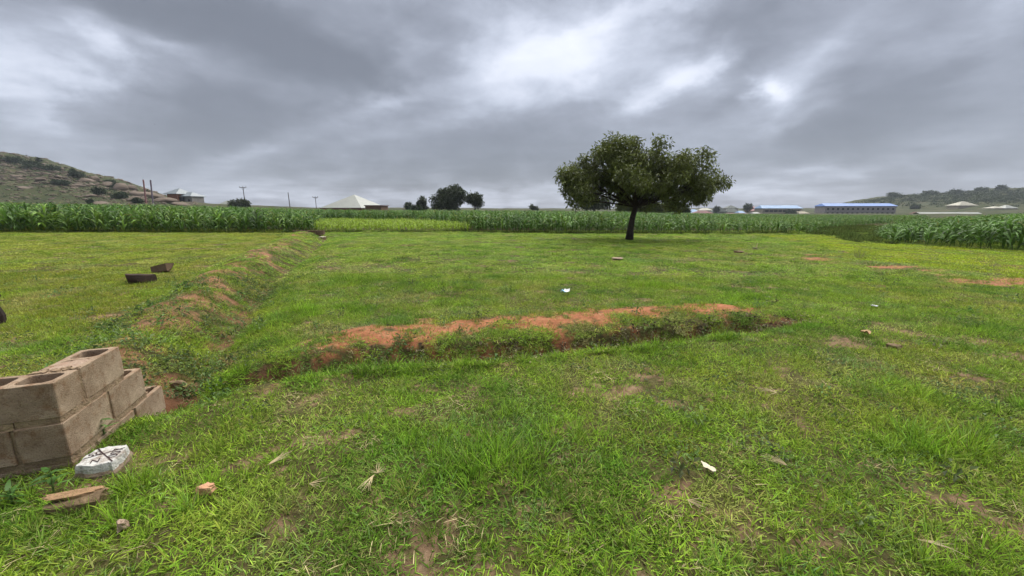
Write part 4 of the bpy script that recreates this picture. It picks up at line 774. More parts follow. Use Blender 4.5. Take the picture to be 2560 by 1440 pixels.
def build_hills():
    g = np.random.default_rng(77); RM = [rock_mesh(100 + k, .5 + .08 * (k % 4)) for k in range(6)]
    big = [(360, 487, 70, 16, 'huge smooth boulder with rounded top at the hill foot'), (410, 502, 62, 13, 'long low slab of rock below the steel posts'), (340, 500, 45, 12, 'dark grey boulder left of the steel posts'), (300, 470, 40, 14, 'steep brown boulder on the hill skyline'), (232, 446, 22, 12, 'pointed boulder standing out on the hill skyline'), (450, 511, 40, 8, 'flat brown rock in front of the slope house'), (402, 495, 16, 5, 'small rounded rock beside the slope house'), (215, 452, 36, 9, 'jagged rock left of the pointed boulder'), (270, 462, 34, 9, 'sloping brown slab right of the pointed boulder'), (250, 509, 44, 6, 'pale flat rock just above the maize'), (290, 512, 40, 5, 'low pinkish rock at the maize edge'), (325, 470, 30, 12, 'grey boulder under the hill skyline bushes'), (190, 465, 30, 8, 'brown ledge halfway up the hill'), (225, 490, 30, 6, 'pale ledge in the middle of the hill foot'), (160, 455, 26, 7, 'rusty rock ledge below the hill crest'), (100, 450, 28, 6, 'pale outcrop on the left part of the hill'), (40, 440, 26, 7, 'outcrop near the left edge of the hill'), (60, 470, 30, 6, 'low pale outcrop below the left edge crest')]
    def place(o, px, py, wpx, hpx, y=None):
        p = hit(px, py + hpx * .3) if y is None else at(px, py, y); m = mpp(p.y); w = wpx * m * .5; o.location = (p.x, p.y + w * .2, p.z + hpx * m * .18); o.scale = (w, w * .8, max(hpx * m * .8, .3) / .6); o.rotation_euler = (0, g.uniform(-.1, .22), g.uniform(-.35, .35))
    for i, (px, py, w, h, lab) in enumerate(big):
        o = bpy.data.objects.new('boulder', RM[i % 6]); COL.objects.link(o); place(o, px, py, w, h); tag(o, lab, 'boulder', 'boulders on the rocky hill')
    # small rocks all over the slope, too many to count
    b = MB(); rv = []
    for k in range(4):
        me = rock_mesh(200 + k, .55, 1); v = np.array([q.co for q in me.vertices]); f = np.array([(p.vertices[0], p.vertices[1], p.vertices[2], p.vertices[2]) for p in me.polygons]); rv.append((v, f))
    V, F, n, PP = [], [], 0, []
    while len(PP) < 1500:
        px = g.uniform(-150, 470); py = g.uniform(395, 512); top = np.interp(px, [0, 120, 260, 380, 440, 520], [390, 410, 452, 486, 507, 515])
        if py < top + 3 or g.random() > (.85 if py < top + 62 else .25): continue
        PP.append((px, py))
    ca = g.uniform(-1.6, -.80, 800); cy = np.interp(ca, LT[0], LT[1]) * g.uniform(.72, 1.0, 800); crest = np.stack([ca * cy, cy, G(ca * cy, cy, False)], 1)
    for p in np.concatenate([hits(*np.array(PP).T), crest]):
        v, f = rv[int(g.integers(0, 4))]; s = mpp(p[1]) * g.uniform(1.5, 6) * (1 if g.random() < .85 else 1.9); q = rotz(v * np.array((s, s * .8, s * g.uniform(.4, .75))), g.random() * 6.28) + p; V.append(q); F.append(f[:, :3] + n); n += len(v)
    o = obj('hillside_rocks', mesh_np('hillside_rocks', np.concatenate(V), np.concatenate(F), True), M_ROCK); o['kind'] = 'stuff'; o['label'] = 'countless small rocks strewn over the left hill'
    # single bushes that can be told apart
    def bush(label, px, py, wpx, hpx, n, lm, group, y=None, cat='bush'):
        p = hit(px, py) if y is None else at(px, py, y); m = mpp(p.y); w, h = wpx * m * .5, hpx * m; r = empty('bush', p); tag(r, label, cat, group)
        lob = [(g.normal(0, .35) * w, g.normal(0, .3) * w, h * g.uniform(.35, .65), w * g.uniform(.45, .7), w * g.uniform(.4, .6), h * g.uniform(.25, .4)) for _ in range(4)]; C, k = lobes_fill(lob, n, g); V, F, A = clumps(C, 8, m * 3.5, m * 3.2, .6, g); obj('foliage', mesh_np('foliage', V, F, False, {'bv': ('FLOAT', A.astype(np.float32))}), lm, r); b = MB()
        for q in lob: b.tube([(0, 0, -.3), (q[0] * .5, q[1] * .5, q[2] * .6), q[:3]], [m * .9, m * .6, m * .25], 5)
        b.build('stem', M_BARK, r, True)
    for lab, px, py, w, h, n in [('dark bush on the hill skyline left of the pointed boulder', 190, 443, 26, 15, 130), ('dark bush high on the hill beside the bare skyline', 278, 463, 24, 13, 110), ('dark shrub beside the steep skyline boulder', 296, 473, 18, 14, 110), ('dark thicket halfway down the hill above the long slab', 252, 487, 30, 18, 190), ('dark bush in the middle of the hill face', 146, 462, 34, 11, 150), ('bush at the foot of the dark grey boulder', 302, 496, 30, 14, 150), ('dark bush left of the steel posts near the maize', 346, 508, 22, 12, 120), ('round dark bush standing alone above the maize', 226, 512, 17, 12, 120), ('small upright dark shrub right of the pink post', 371, 491, 10, 12, 80), ('dark rounded bush right of the grey-violet post', 388, 496, 16, 11, 100), ('small tree-like shrub sticking up on the hill skyline', 182, 433, 8, 10, 40), ('thin shrub on the skyline near the left edge', 96, 405, 10, 8, 40), ('green bush at the crest by the left edge', 20, 406, 46, 14, 220), ('second green bush along the crest from the left edge', 75, 416, 46, 12, 200), ('green bush on the crest below the thin skyline shrub', 120, 425, 40, 10, 160)]:
        bush(lab, px, py, w, h, n, M_BUSH, 'bushes on the rocky hill')
    for lab, px, py, w, h, n in [('rounded tree on the right hill skyline above the shed', 2330, 487, 26, 8, 120), ('small tree standing out on the far right hilltop', 2504, 476, 14, 11, 90), ('dark tree clump on the right hill skyline left of the hilltop tree', 2455, 480, 28, 9, 120), ('tree clump on the right hill skyline above the cream house', 2390, 484, 26, 7, 110), ('tree clump on the right hill skyline above the blue roof', 2232, 491, 28, 8, 120), ('dark tree near the foot of the right hill', 2292, 522, 22, 9, 110), ('dark tree in front of the school block', 1980, 541, 22, 17, 160), ('tall tree with open crown in the village', 1868, 530, 16, 22, 130), ('dark tree left of the dark green gabled house', 1790, 531, 12, 14, 90)]:
        bush(lab, px, py, w, h, n, M_SCRUB if px > 2100 else M_BUSH, 'trees on and below the right hill', None if px > 2100 else 280, 'tree')
    # scrub woods on both hills, read as one mass
    C = []
    for k in range(5200):
        if k < 4000: px, py = g.uniform(2080, 2900), g.uniform(472, 520)
        else: px, py = g.uniform(-150, 430), g.uniform(388, 512)
        top = np.interp(px, [2080, 2130, 2230, 2350, 2480, 2560, 2900], [516, 508, 492, 485, 476, 473, 464]) if px > 2000 else np.interp(px, [-150, 0, 120, 260, 380, 440, 520], [370, 388, 408, 450, 484, 505, 515])
        if py < top + 1: continue
        if k < 4000 and g.random() > (.8 if py < 506 else .18): continue
        if k >= 4000 and g.random() > (.6 if py < top + 25 else .18): continue
        C.append((px, py))
    C = C[:2300]; P = hits(*np.array(C).T); m = P[:, 1] / 965; n = len(P); per = 26; c = np.repeat(P, per, 0); mm = np.repeat(m, per); d = g.normal(0, 1, (n * per, 3)); sz = np.repeat(g.uniform(.5, 1.3, n), per)
    c = c + d * (mm * sz)[:, None] * np.array((3.2, 3.2, 1.3)) + np.array((0, 0, 1.))[None] * (mm * sz * 2.0)[:, None]; nr = np.array((0, 0, 1.)) + g.normal(0, .5, (n * per, 3)); l = mm * g.uniform(1.3, 2.6, n * per)
    V, F, A = leaf_quads(c, nr, g.normal(0, 1, (n * per, 3)), l, l * .8, np.clip(np.repeat(g.random(n), per) * .7 + .3 * g.random(n * per), 0, 1)); o = obj('hill_scrub', mesh_np('hill_scrub', V, F, False, {'bv': ('FLOAT', A.astype(np.float32))}), M_SCRUB); o['kind'] = 'stuff'; o['label'] = 'scrub woodland covering the far hills'
build_hills()

# ================================================================== near things
M_BLOCK = mat('sandcrete', (.29, .205, .138), (.19, .130, .088), rough=.95, scale=5, bump=.55, bscale=140, detail=9)
def sandcrete():
    m, N, L, b = mat_new('sandcrete_block'); b.inputs['Roughness'].default_value = .96; b.inputs['Specular IOR Level'].default_value = .15; tc = N.new('ShaderNodeTexCoord')
    def nz(s, d, r=.6):
        q = N.new('ShaderNodeTexNoise'); q.inputs['Scale'].default_value = s; q.inputs['Detail'].default_value = d; q.inputs['Roughness'].default_value = r; L.new(tc.outputs['Object'], q.inputs['Vector']); return q.outputs[0]
    def ramp(f, a, ca, c, cc):
        r = N.new('ShaderNodeValToRGB'); e = r.color_ramp.elements; e[0].position = a; e[1].position = c; e[0].color = (*ca, 1); e[1].color = (*cc, 1); L.new(f, r.inputs[0]); return r.outputs[0]
    def mul(x, y):
        q = N.new('ShaderNodeMix'); q.data_type = 'RGBA'; q.blend_type = 'MULTIPLY'; q.inputs[0].default_value = 1; L.new(x, q.inputs[6]); L.new(y, q.inputs[7]); return q.outputs[2]
    c = ramp(nz(4, 8, .65), .34, (.25, .178, .120), .66, (.43, .330, .235)); c = mul(c, ramp(nz(120, 4, .7), .30, (.55, .52, .50), .48, (1, 1, 1))); c = mul(c, ramp(nz(11, 6, .75), .36, (.74, .62, .54), .50, (1, 1, 1))); L.new(c, b.inputs['Base Color'])
    vo = N.new('ShaderNodeTexVoronoi'); vo.inputs['Scale'].default_value = 95; L.new(tc.outputs['Object'], vo.inputs['Vector']); pit = N.new('ShaderNodeMapRange'); pit.inputs['From Min'].default_value = .05; pit.inputs['From Max'].default_value = .35; L.new(vo.outputs['Distance'], pit.inputs[0])
    ad = N.new('ShaderNodeMath'); ad.operation = 'MULTIPLY_ADD'; L.new(nz(60, 10, .75), ad.inputs[0]); ad.inputs[1].default_value = 1.4; L.new(pit.outputs[0], ad.inputs[2])
    bp = N.new('ShaderNodeBump'); bp.inputs['Strength'].default_value = .7; bp.inputs['Distance'].default_value = .006; L.new(ad.outputs[0], bp.inputs['Height']); L.new(bp.outputs[0], b.inputs['Normal']); return m
M_BLOCK = sandcrete()
M_BLOCK_D = mat('dark_wet_sandcrete', (.060, .036, .024), (.030, .019, .014), rough=.9, scale=6, bump=.5, bscale=60)
M_BLOCK_B = mat('brown_sandcrete', (.19, .125, .080), (.13, .085, .055), rough=.95, scale=6, bump=.5, bscale=80)
M_MORTAR = mat('mortar', (.34, .25, .155), (.20, .13, .085), rough=.98, scale=9, bump=.8, bscale=60)
M_FILL = mat('mortar_fill', (.40, .31, .235), (.30, .20, .14), rough=.95, scale=12, bump=.6, bscale=70)
def block_mesh(L_=.45, W_=.225, H_=.225, wall=.036, seed=0, rough=.0016):
    """hollow sandcrete block: two open cells with rounded corners"""
    bm = bmesh.new(); g = np.random.default_rng(seed); hx, hy = L_ / 2, W_ / 2
    def ring(x0, x1, y0, y1, r, k=4):
        P = []
        for cx, cy, a0 in ((x1 - r, y1 - r, 0), (x0 + r, y1 - r, 90), (x0 + r, y0 + r, 180), (x1 - r, y0 + r, 270)):
            for i in range(k + 1): a = R(a0 + 90 * i / k); P.append((cx + r * math.cos(a), cy + r * math.sin(a)))
        return P
    cells = [ring(-hx + wall, -wall * .55, -hy + wall, hy - wall, .035), ring(wall * .55, hx - wall, -hy + wall, hy - wall, .035)]; outer = ring(-hx, hx, -hy, hy, .008, 2)
    for z in (0, H_):
        E_ = []
        for P in [outer] + cells:
            vs = [bm.verts.new((x, y, z)) for x, y in P]; E_ += [bm.edges.new((vs[i], vs[(i + 1) % len(vs)])) for i in range(len(vs))]
        bmesh.ops.triangle_fill(bm, use_beauty=True, use_dissolve=False, edges=E_)
    bm.verts.ensure_lookup_table(); n = len(bm.verts) // 2; k = 0
    for P in [outer] + cells:
        m = len(P)
        for i in range(m): bm.faces.new((bm.verts[k + i], bm.verts[k + (i + 1) % m], bm.verts[n + k + (i + 1) % m], bm.verts[n + k + i]))
        k += m
    bmesh.ops.recalc_face_normals(bm, faces=bm.faces)
    sharp = [e for e in bm.edges if len(e.link_faces) == 2 and e.calc_face_angle(0) > .9]
    bmesh.ops.bevel(bm, geom=sharp, offset=.006, segments=2, affect='EDGES', profile=.6)
    bmesh.ops.subdivide_edges(bm, edges=[e for e in bm.edges if e.calc_length() > .12], cuts=4, use_grid_fill=True)
    o = g.random(2) * 30
    for v in bm.verts:
        c = v.co; q = float(fbm(np.array(c.x * 18 + c.z * 9 + o[0]), np.array(c.y * 18 + c.z * 13 + o[1]), 2, 3)) - .5; v.co += v.normal * q * rough * 4
        if abs(abs(c.x) - hx) < .012 and abs(abs(c.y) - hy) < .012 or (c.z > H_ - .01 and (abs(abs(c.x) - hx) < .01 or abs(abs(c.y) - hy) < .01)):
            k2 = float(vnoise(np.array(c.x * 34 + o[1]), np.array(c.y * 34 + c.z * 41 + o[0]), 5)); v.co *= 1 - .05 * max(0, k2 - .68)
    me = bpy.data.meshes.new('concrete_block'); bm.to_mesh(me); bm.free(); return me
def lump(w, d, h, seed, amp=.25, sub=3, flat=True):
    """irregular broken piece about w x d x h, sitting on z=0"""
    g = np.random.default_rng(seed); bm = bmesh.new(); bmesh.ops.create_cube(bm, size=1); bmesh.ops.subdivide_edges(bm, edges=bm.edges, cuts=sub, use_grid_fill=True); o = g.random(3) * 20; pl = [(Vector((g.normal(), g.normal(), g.normal() * .5)).normalized(), g.uniform(.36, .5)) for _ in range(5)]
    for v in bm.verts:
        p = v.co.copy()
        for nrm, c in pl:
            e = p.dot(nrm) - c
            if e > 0: p -= nrm * e * .9
        q = float(fbm(np.array(p.x * 3 + o[0] + p.z * 2), np.array(p.y * 3 + o[1] - p.z), 3, 5)) - .5; p *= 1 + q * amp * 2; v.co = Vector((p.x * w, p.y * d, (p.z + .42) * h))
    me = bpy.data.meshes.new('lump'); bm.to_mesh(me); bm.free()
    for p in me.polygons: p.use_smooth = False
    return me
def build_wall():
    Cn = Vector((-2.77, 2.16)); d1 = Vector((-.357, .934)); d0 = Vector((-.934, -.357)); T = .225; BH = .225
    r = empty('block_wall', (Cn.x, Cn.y, gz(Cn.x, Cn.y))); tag(r, 'unfinished corner of hollow sandcrete block wall at the left', 'wall', kind='thing'); z0 = r.location.z
    ang1 = math.atan2(d1.y, d1.x); ang0 = math.atan2(d0.y, d0.x); BM = [block_mesh(seed=k) for k in range(4)]
    for me in BM: me.materials.append(M_BLOCK)
    mo = MB(); rg = np.random.default_rng(4); tops = (.575, .308, .041); k = 0
    def put(along, s0, z_top, jit=True):
        nonlocal k
        d, n, a = (d1, d0, ang1) if along == 1 else (d0, d1, ang0); c = d * (s0 + .225) + n * (T / 2); o = bpy.data.objects.new('concrete_block', BM[k % 4]); COL.objects.link(o); o.parent = r
        o.location = (c.x + rg.normal(0, .003), c.y + rg.normal(0, .003), z_top - BH - z0 + rg.normal(0, .002)); o.rotation_euler = (rg.normal(0, .006), rg.normal(0, .006), a + rg.normal(0, .008)); k += 1; return o
    for c, zt in enumerate(tops + (-.226,)):
        if c % 2 == 0:
            for s in (0, .475, .95): put(0, s, zt)
            L1 = [.25] if c == 0 else [.25, .725]
            b1 = None
            for s in L1:
                q = put(1, s, zt); b1 = b1 or q
            if c == 0: first = b1
        else:
            for s in (0, .475): put(1, s, zt)
            for s in (.25, .725, 1.2): put(0, s, zt)
        # bed joint under this course and the upright joints in it
        end1 = {0: .70, 1: .93, 2: 1.18, 3: 1.4}[c]; th = .267 - BH
        def bar(along, s0, s1, za, zb, inset):
            d, n = (d1, d0) if along == 1 else (d0, d1); nn = max(2, int((s1 - s0) / .035)); V = []
            for i in range(nn + 1):
                s = s0 + (s1 - s0) * i / nn
                for off in (inset + rg.normal(0, .0035), T - inset + rg.normal(0, .003)):
                    for z in (za, zb): p = d * s + n * off; V.append((p.x, p.y, z - z0))
            F = [(4 * i + a_, 4 * i + b_, 4 * i + 4 + b_, 4 * i + 4 + a_) for i in range(nn) for a_, b_ in ((0, 1), (1, 3), (3, 2), (2, 0))] + [(0, 2, 3, 1), (4 * nn, 4 * nn + 1, 4 * nn + 3, 4 * nn + 2)]; mo.add(V, F)
        if c < 3:
            bar(1, .006, end1 - .01, zt - BH - th - .004, zt - BH + .004, .006); bar(0, T - .006, 1.38, zt - BH - th - .004, zt - BH + .004, .006)
        for s in ((.2245, ) + ((.70,) if c == 2 else ()) if c % 2 == 0 else (.4495, .9245)[:1 if c == 1 else 2]): bar(1, s + .001, s + .026, zt - BH + .002, zt - .012, .009)
        for s in ((.4495, .9245) if c % 2 == 0 else (.2245, .6995)): bar(0, s + .001, s + .026, zt - BH + .002, zt - .012, .009)
    m = mo.build('mortar', M_MORTAR, r)
    # cell of the second block filled up with mortar
    q = MB(); c = d1 * (.25 + .1125 + .01) + d0 * (T / 2); g = np.random.default_rng(6); nx, ny = 14, 12; V = []
    for j in range(ny):
        for i in range(nx):
            a, b_ = (i / (nx - 1) - .5) * .20, (j / (ny - 1) - .5) * .175; p = c + d1 * a + d0 * b_; V.append((p.x, p.y, tops[0] - z0 - .006 + .014 * (float(fbm(np.array(i * .5), np.array(j * .5), 3, 8)) - .35)))
    q.add(V, [(j * nx + i, j * nx + i + 1, (j + 1) * nx + i + 1, (j + 1) * nx + i) for j in range(ny - 1) for i in range(nx - 1)]); q.build('mortar_fill', M_FILL, r, True)
    # ragged mortar left on the top between the blocks
    q = MB()
    for i in range(26):
        s = g.uniform(.21, .28); p = d1 * s + d0 * g.uniform(.01, .215); q.box((p.x, p.y, tops[0] - z0 + g.uniform(-.004, .006)), (g.uniform(.012, .035), g.uniform(.012, .035), .012), g.random() * 3)
    for i in range(8):
        s = g.uniform(.95, 1.15); p = d1 * s + d0 * g.uniform(.03, .2); q.box((p.x, p.y, tops[2] - z0 + .004), (.03, .03, .012), g.random() * 3)
    o = q.build('mortar_crumbs', M_MORTAR, r); o['kind'] = 'stuff'
build_wall()
M_WHITE = mat('whitewashed_concrete', (.52, .51, .48), (.26, .21, .17), rough=.9, scale=16, bump=.7, bscale=60, lo=.33, hi=.52)
M_CONC = mat('bare_concrete', (.24, .18, .125), (.15, .11, .08), rough=.95, scale=10, bump=.6, bscale=60)
M_INK = mat('dark_brown_paint', (.045, .022, .022), (.03, .016, .016), rough=.8)
M_LAT = mat('orange_laterite', (.38, .19, .095), (.26, .12, .06), rough=.95, scale=14, bump=.6, bscale=60)
M_ORB = mat('tan_brick_face', (.36, .22, .12), (.24, .15, .08), rough=.95, scale=16, bump=.6, bscale=60)
M_ORANGE = mat('pale_orange_stone', (.56, .32, .19), (.44, .23, .13), rough=.95, scale=20, bump=.5, bscale=70)
M_LATB = mat('brown_laterite', (.22, .155, .085), (.12, .08, .045), rough=.95, scale=14, bump=.6, bscale=60)
M_STRAW = mat('straw', (.56, .47, .28), (.42, .33, .18), rough=.8, scale=20)
M_PAPER = mat('white_plastic', (.72, .72, .74), (.60, .61, .66), rough=.4, scale=10)
M_BLUE = mat('pale_blue_print', (.12, .36, .55), (.16, .46, .60), rough=.4, scale=10)
M_TAN = mat('tan_paper', (.46, .32, .16), (.34, .22, .11), rough=.8, scale=16)
M_WOOD = mat('charred_wood', (.045, .028, .022), (.020, .014, .012), rough=.95, scale=8, bump=.7, bscale=40)
M_WOODL = mat('pale_split_wood', (.30, .25, .12), (.22, .18, .09), rough=.8, scale=10)
M_TWIG = mat('grey_twig', (.30, .28, .18), (.16, .14, .10), rough=.9, scale=20)
M_CREAM = mat('dry_leaf_cream', (.68, .62, .47), (.56, .49, .35), rough=.7, scale=30)
def build_beacon():
    zt = .10; P = [onz(px, py, zt) for px, py in ((186, 1168), (238, 1124), (322, 1110), (281, 1155))]; c = sum(P, Vector()) / 4; g = np.random.default_rng(9)
    r = empty('survey_beacon', (c.x, c.y, gz(c.x, c.y))); tag(r, 'white painted concrete survey beacon with hand-lettered top by the block wall', 'beacon'); z0 = r.location.z
    # outline with chipped edges
    ring = []
    for i in range(4):
        a, b = P[i], P[(i + 1) % 4]
        for t in np.linspace(0, 1, 9)[:-1]:
            q = a.lerp(b, t) + Vector((g.normal(0, .0035), g.normal(0, .0035), 0)); out = (q - c).normalized() * (.012 * math.sin(math.pi * t)); ring.append((q + out - c))
    n = len(ring)
    def slab(rings, zs, mat_, name, top=True):
        V = []
        for s, z in zip(rings, zs): V += [(q.x * s, q.y * s, z + g.normal(0, .002)) for q in ring]
        F = [(k * n + i, k * n + (i + 1) % n, (k + 1) * n + (i + 1) % n, (k + 1) * n + i) for k in range(len(zs) - 1) for i in range(n)]; b = len(V)
        V.append((0, 0, zs[-1] + (.002 if top else 0))); m = (len(zs) - 1) * n; F += [(b, m + i, m + (i + 1) % n, m + (i + 2) % n) for i in range(0, n, 2)]; q = MB(); q.add(V, F); return q.build(name, mat_, r)
    h = zt - z0
    slab([1.04, 1.02, 1.0, .97, .95], [h - .055, h - .04, h - .02, h - .004, h], M_WHITE, 'painted_cap'); slab([1.16, 1.13, 1.03, .99], [-.08, h * .2, h * .42, h - .045], M_CONC, 'base')
    # lettering and the two crossing lines, on the top face
    X = ((P[2] - P[1]) + (P[3] - P[0])).normalized(); X.z = 0; U = ((P[1] - P[0]) + (P[2] - P[3])).normalized(); zz = h + .0035
    def line(a, b, w=.007, name='painted_line'):
        a, b = Vector(a) - c, Vector(b) - c; d = (b - a).normalized(); s = Vector((-d.y, d.x, 0)) * w / 2; q = MB(); V = []
        for t in np.linspace(0, 1, 8): p = a.lerp(b, t) + s * g.normal(0, .3); V += [(p.x - s.x, p.y - s.y, zz), (p.x + s.x, p.y + s.y, zz)]
        q.add(V, [(2 * i, 2 * i + 1, 2 * i + 3, 2 * i + 2) for i in range(7)]); q.build(name, M_INK, r)
    m = lambda i, j, t=.5: P[i].lerp(P[j], t)
    line(m(1, 2, .08), m(3, 2, .02)); line(m(0, 1, .42), m(2, 3, .22))
    def text(s, pa, pb, size):
        cu = bpy.data.curves.new('lettering', 'FONT'); cu.body = s; cu.size = size; cu.align_x = 'CENTER'; cu.align_y = 'CENTER'; cu.resolution_u = 4; o = bpy.data.objects.new('lettering', cu); COL.objects.link(o); dg = bpy.context.evaluated_depsgraph_get(); me = bpy.data.meshes.new_from_object(o.evaluated_get(dg)); bpy.data.objects.remove(o); me.materials.clear()
        o = obj('lettering', me, M_INK, r); p = Vector(pa) - c; d = Vector(pb) - Vector(pa); o.location = (p.x, p.y, zz + .0006); o.rotation_euler = (0, 0, math.atan2(d.y, d.x)); return o
    qr = (P[2] * .42 + P[3] * .42 + c * .16 * 1); text('007', m(3, 2, .55).lerp(c, .30), m(3, 2, .95).lerp(c, .30), .072)
    text('50', m(0, 1, .72).lerp(c, .40), m(1, 2, .5).lerp(c, .40), .066); text('N', m(0, 3, .42).lerp(c, .35), m(3, 2, .2).lerp(c, .3), .06)
build_beacon()
def drop(name, label, cat, me, m, px, py, rz=0, dz=0.0, rot=None, grp=None, scale=1.0):
    p = hit(px, py); o = obj(name, me, m); o.name = name; o.location = (p.x, p.y, p.z + dz); o.rotation_euler = rot or (0, 0, rz); o.scale = (scale,) * 3; return tag(o, label, cat, grp)
def build_small():
    g = np.random.default_rng(15)
    # broken piece of burnt brick: brown body with an orange upper face
    p = hit(190, 1278); r = empty('broken_brick', p, R(22)); tag(r, 'broken flat brick with orange upper edge at the lower left', 'brick'); me = lump(.24, .085, .085, 3, .12); obj('body', me, M_LATB, r, (0, 0, -.005)); me = lump(.235, .05, .022, 4, .45); o = obj('upper_face', me, M_ORB, r, (-.005, .022, .066)); o.rotation_euler = (.1, .05, 0)
    drop('stone', 'small orange laterite stone in the foreground grass', 'stone', lump(.085, .05, .04, 5, .45), M_ORANGE, 516, 1243, R(8), .03)
    drop('stone', 'small pale stone in the grass below the broken brick', 'stone', lump(.045, .05, .045, 6, .45), M_FILL, 310, 1332, .4, .02)
    drop('stone', 'flat pale stone in the grass before the big tree', 'stone', lump(.34, .3, .05, 7, .3), M_FILL, 1545, 650, .2, .02)
    drop('soil_clod', 'dark clod of earth at the trench corner', 'clod', lump(.13, .12, .10, 8, .35), M_LATB, 452, 972, .3, .0)
    drop('soil_clod', 'brown clod of earth left of the dry uprooted stump', 'clod', lump(.34, .25, .09, 9, .4), M_LATB, 1848, 632, .2, .0)
    # loose blocks on the left bank
    me = lump(.47, .24, .23, 71, .05, 6); me.materials.append(M_BLOCK_D); p = hit(352, 708); o = obj('concrete_block', me); o.location = p + Vector((0, 0, -.04)); o.rotation_euler = (R(5), R(5), R(14)); o.scale = (1.0, 1.0, 1.12); tag(o, 'dark weathered block lying on its side on the left bank', 'block', 'loose blocks on the left bank')
    me = lump(.46, .23, .22, 76, .04, 6); me.materials.append(M_BLOCK_B); p = hit(412, 680); o = obj('concrete_block', me); o.location = p + Vector((0, 0, -.02)); o.rotation_euler = (R(-6), R(-13), R(-12)); o.scale = (1.15, 1.1, 1.0); tag(o, 'brown block tipped up behind the dark one', 'block', 'loose blocks on the left bank')
    # charred post with a splintered stick at the left edge
    p = hit(2, 812); r = empty('wooden_post', p); tag(r, 'charred broken post with a splintered stick at the left edge', 'post'); b = MB(); b.tube([(-.10, 0, -.1), (-.08, .02, .12), (-.12, 0, .34), (-.16, .02, .56)], [.115, .10, .085, .06], 9); b.build('post', M_WOOD, r); b = MB(); b.tube([(-.2, 0, .40), (.06, -.03, .42), (.12, -.03, .43)], [.05, .045, .03], 6); b.build('broken_branch', M_WOOD, r); b = MB(); b.tube([(-.08, -.05, .345), (.12, -.06, .362), (.26, -.07, .375)], [.016, .014, .004], 5); b.build('splinter', M_WOODL, r)
    # far unfinished wall stub
    a, b_ = hit(772, 592), hit(820, 592); yy = 23.4; a, b_ = at(765, 590, yy), at(812, 590, yy); r = empty('block_wall', (b_.x, yy, gz(b_.x, yy)), 0); tag(r, 'low brown block wall stub at the far end of the left bank', 'wall', kind='thing'); me = block_mesh(seed=13); me.materials.append(M_BLOCK_B); z = .02
    for c in range(3):
        for i in range(4):
            o = bpy.data.objects.new('concrete_block', me); COL.objects.link(o); o.parent = r; o.location = (-.24 - i * .47 - (.235 if c % 2 else 0), 0, c * .25 - .16); o.rotation_euler = (0, 0, (c * 7 + i) % 3 * .01)
    o = bpy.data.objects.new('concrete_block', me); COL.objects.link(o); o.parent = r; o.location = (0, -.36, -.05); o.rotation_euler = (0, 0, R(90)); b = MB(); b.box((-.95, 0, .07), (1.9, .2, .05)); b.box((-1.0, 0, .32), (1.9, .2, .05)); b.build('mortar', M_MORTAR, r); b = MB(); b.box((0, -.36, .20), (.25, .45, .04)); b.build('capping', M_CREAM, r)
    # litter
    def sheet(name, label, cat, m, px, py, w, h, seed, rz, lift=.05, curl=.5, m2=None):
        q = np.random.default_rng(seed); nx, ny = 9, 7; V = []
        for j in range(ny):
            for i in range(nx):
                u, v = i / (nx - 1) - .5, j / (ny - 1) - .5; k = 1 - .35 * abs(v * 2) ** 3; V.append((u * w * k, v * h * (1 - .3 * abs(u * 2) ** 3), curl * w * (u * u) + lift * float(fbm(np.array(u * 5 + seed), np.array(v * 5), 3, seed)) * 1.2))
        V = np.array(V); F = [(j * nx + i, j * nx + i + 1, (j + 1) * nx + i + 1, (j + 1) * nx + i) for j in range(ny - 1) for i in range(nx - 1)]; nV = V - np.array((0, 0, .004)); r_ = empty(name, hit(px, py) + Vector((0, 0, .03)), rz); tag(r_, label, cat); b = MB(); b.add(V, F); b.add(nV, [f[::-1] for f in F]); b.build('sheet', m, r_, True)
        if m2: b = MB(); FF = [f for n_, f in enumerate(F) if n_ % (nx - 1) < 3]; b.add(V + np.array((0, 0, .004)), FF); b.build('printed_part', m2, r_, True)
    sheet('plastic_sachet', 'crumpled white and blue plastic sachet on the middle grass', 'litter', M_PAPER, 1413, 738, .17, .14, 3, .2, .10, .3, M_BLUE)
    sheet('dry_leaf', 'upright cream dry leaf in the right foreground grass', 'leaf', M_CREAM, 1769, 1182, .105, .042, 4, R(112), .02, .2)
    sheet('paper_scrap', 'crumpled tan paper scrap on the bare spot at the right', 'litter', M_TAN, 2162, 842, .12, .10, 5, .6, .07, .5)
    sheet('plastic_scrap', 'small pale plastic scrap on the right grass', 'litter', M_PAPER, 2184, 772, .12, .08, 6, .1, .04, .2)
    drop('stone', 'brown broken stone right of the tan paper scrap', 'stone', lump(.12, .12, .05, 16, .5), M_LATB, 2236, 868, .5, -.012)
    # dry straw bundles
    def straws(name, label, px, py, n, ln, rz, spread, m, upr=12, th=.0022):
        p = hit(px, py); r_ = empty(name, p + Vector((0, 0, .035)), rz); tag(r_, label, 'straw', 'dry straw on the grass'); b = MB()
        for i in range(n):
            a = g.normal(0, spread); l = ln * g.uniform(.6, 1.1); e = R(g.uniform(2, upr)); pts = [(0, 0, 0)] ; x = y = z = 0.0
            for k in range(4): x += math.cos(a) * math.cos(e) * l / 4; y += math.sin(a) * math.cos(e) * l / 4; z += math.sin(e) * l / 4; a += g.normal(0, .18); e -= .04; pts.append((x, y, z))
            b.tube(pts, [th, th, th * .8, th * .6, th * .3], 4, cap=False)
        o = b.build('straws', m, r_); o['kind'] = 'stuff'
    straws('straw_bundle', 'pale bundle of dry straw in the centre foreground', 938, 1205, 13, .15, R(-100), .12, M_STRAW); straws('straw_bundle', 'splayed root end of straw above the centre bundle', 945, 1200, 16, .07, R(70), .9, M_STRAW, 30, .0016)
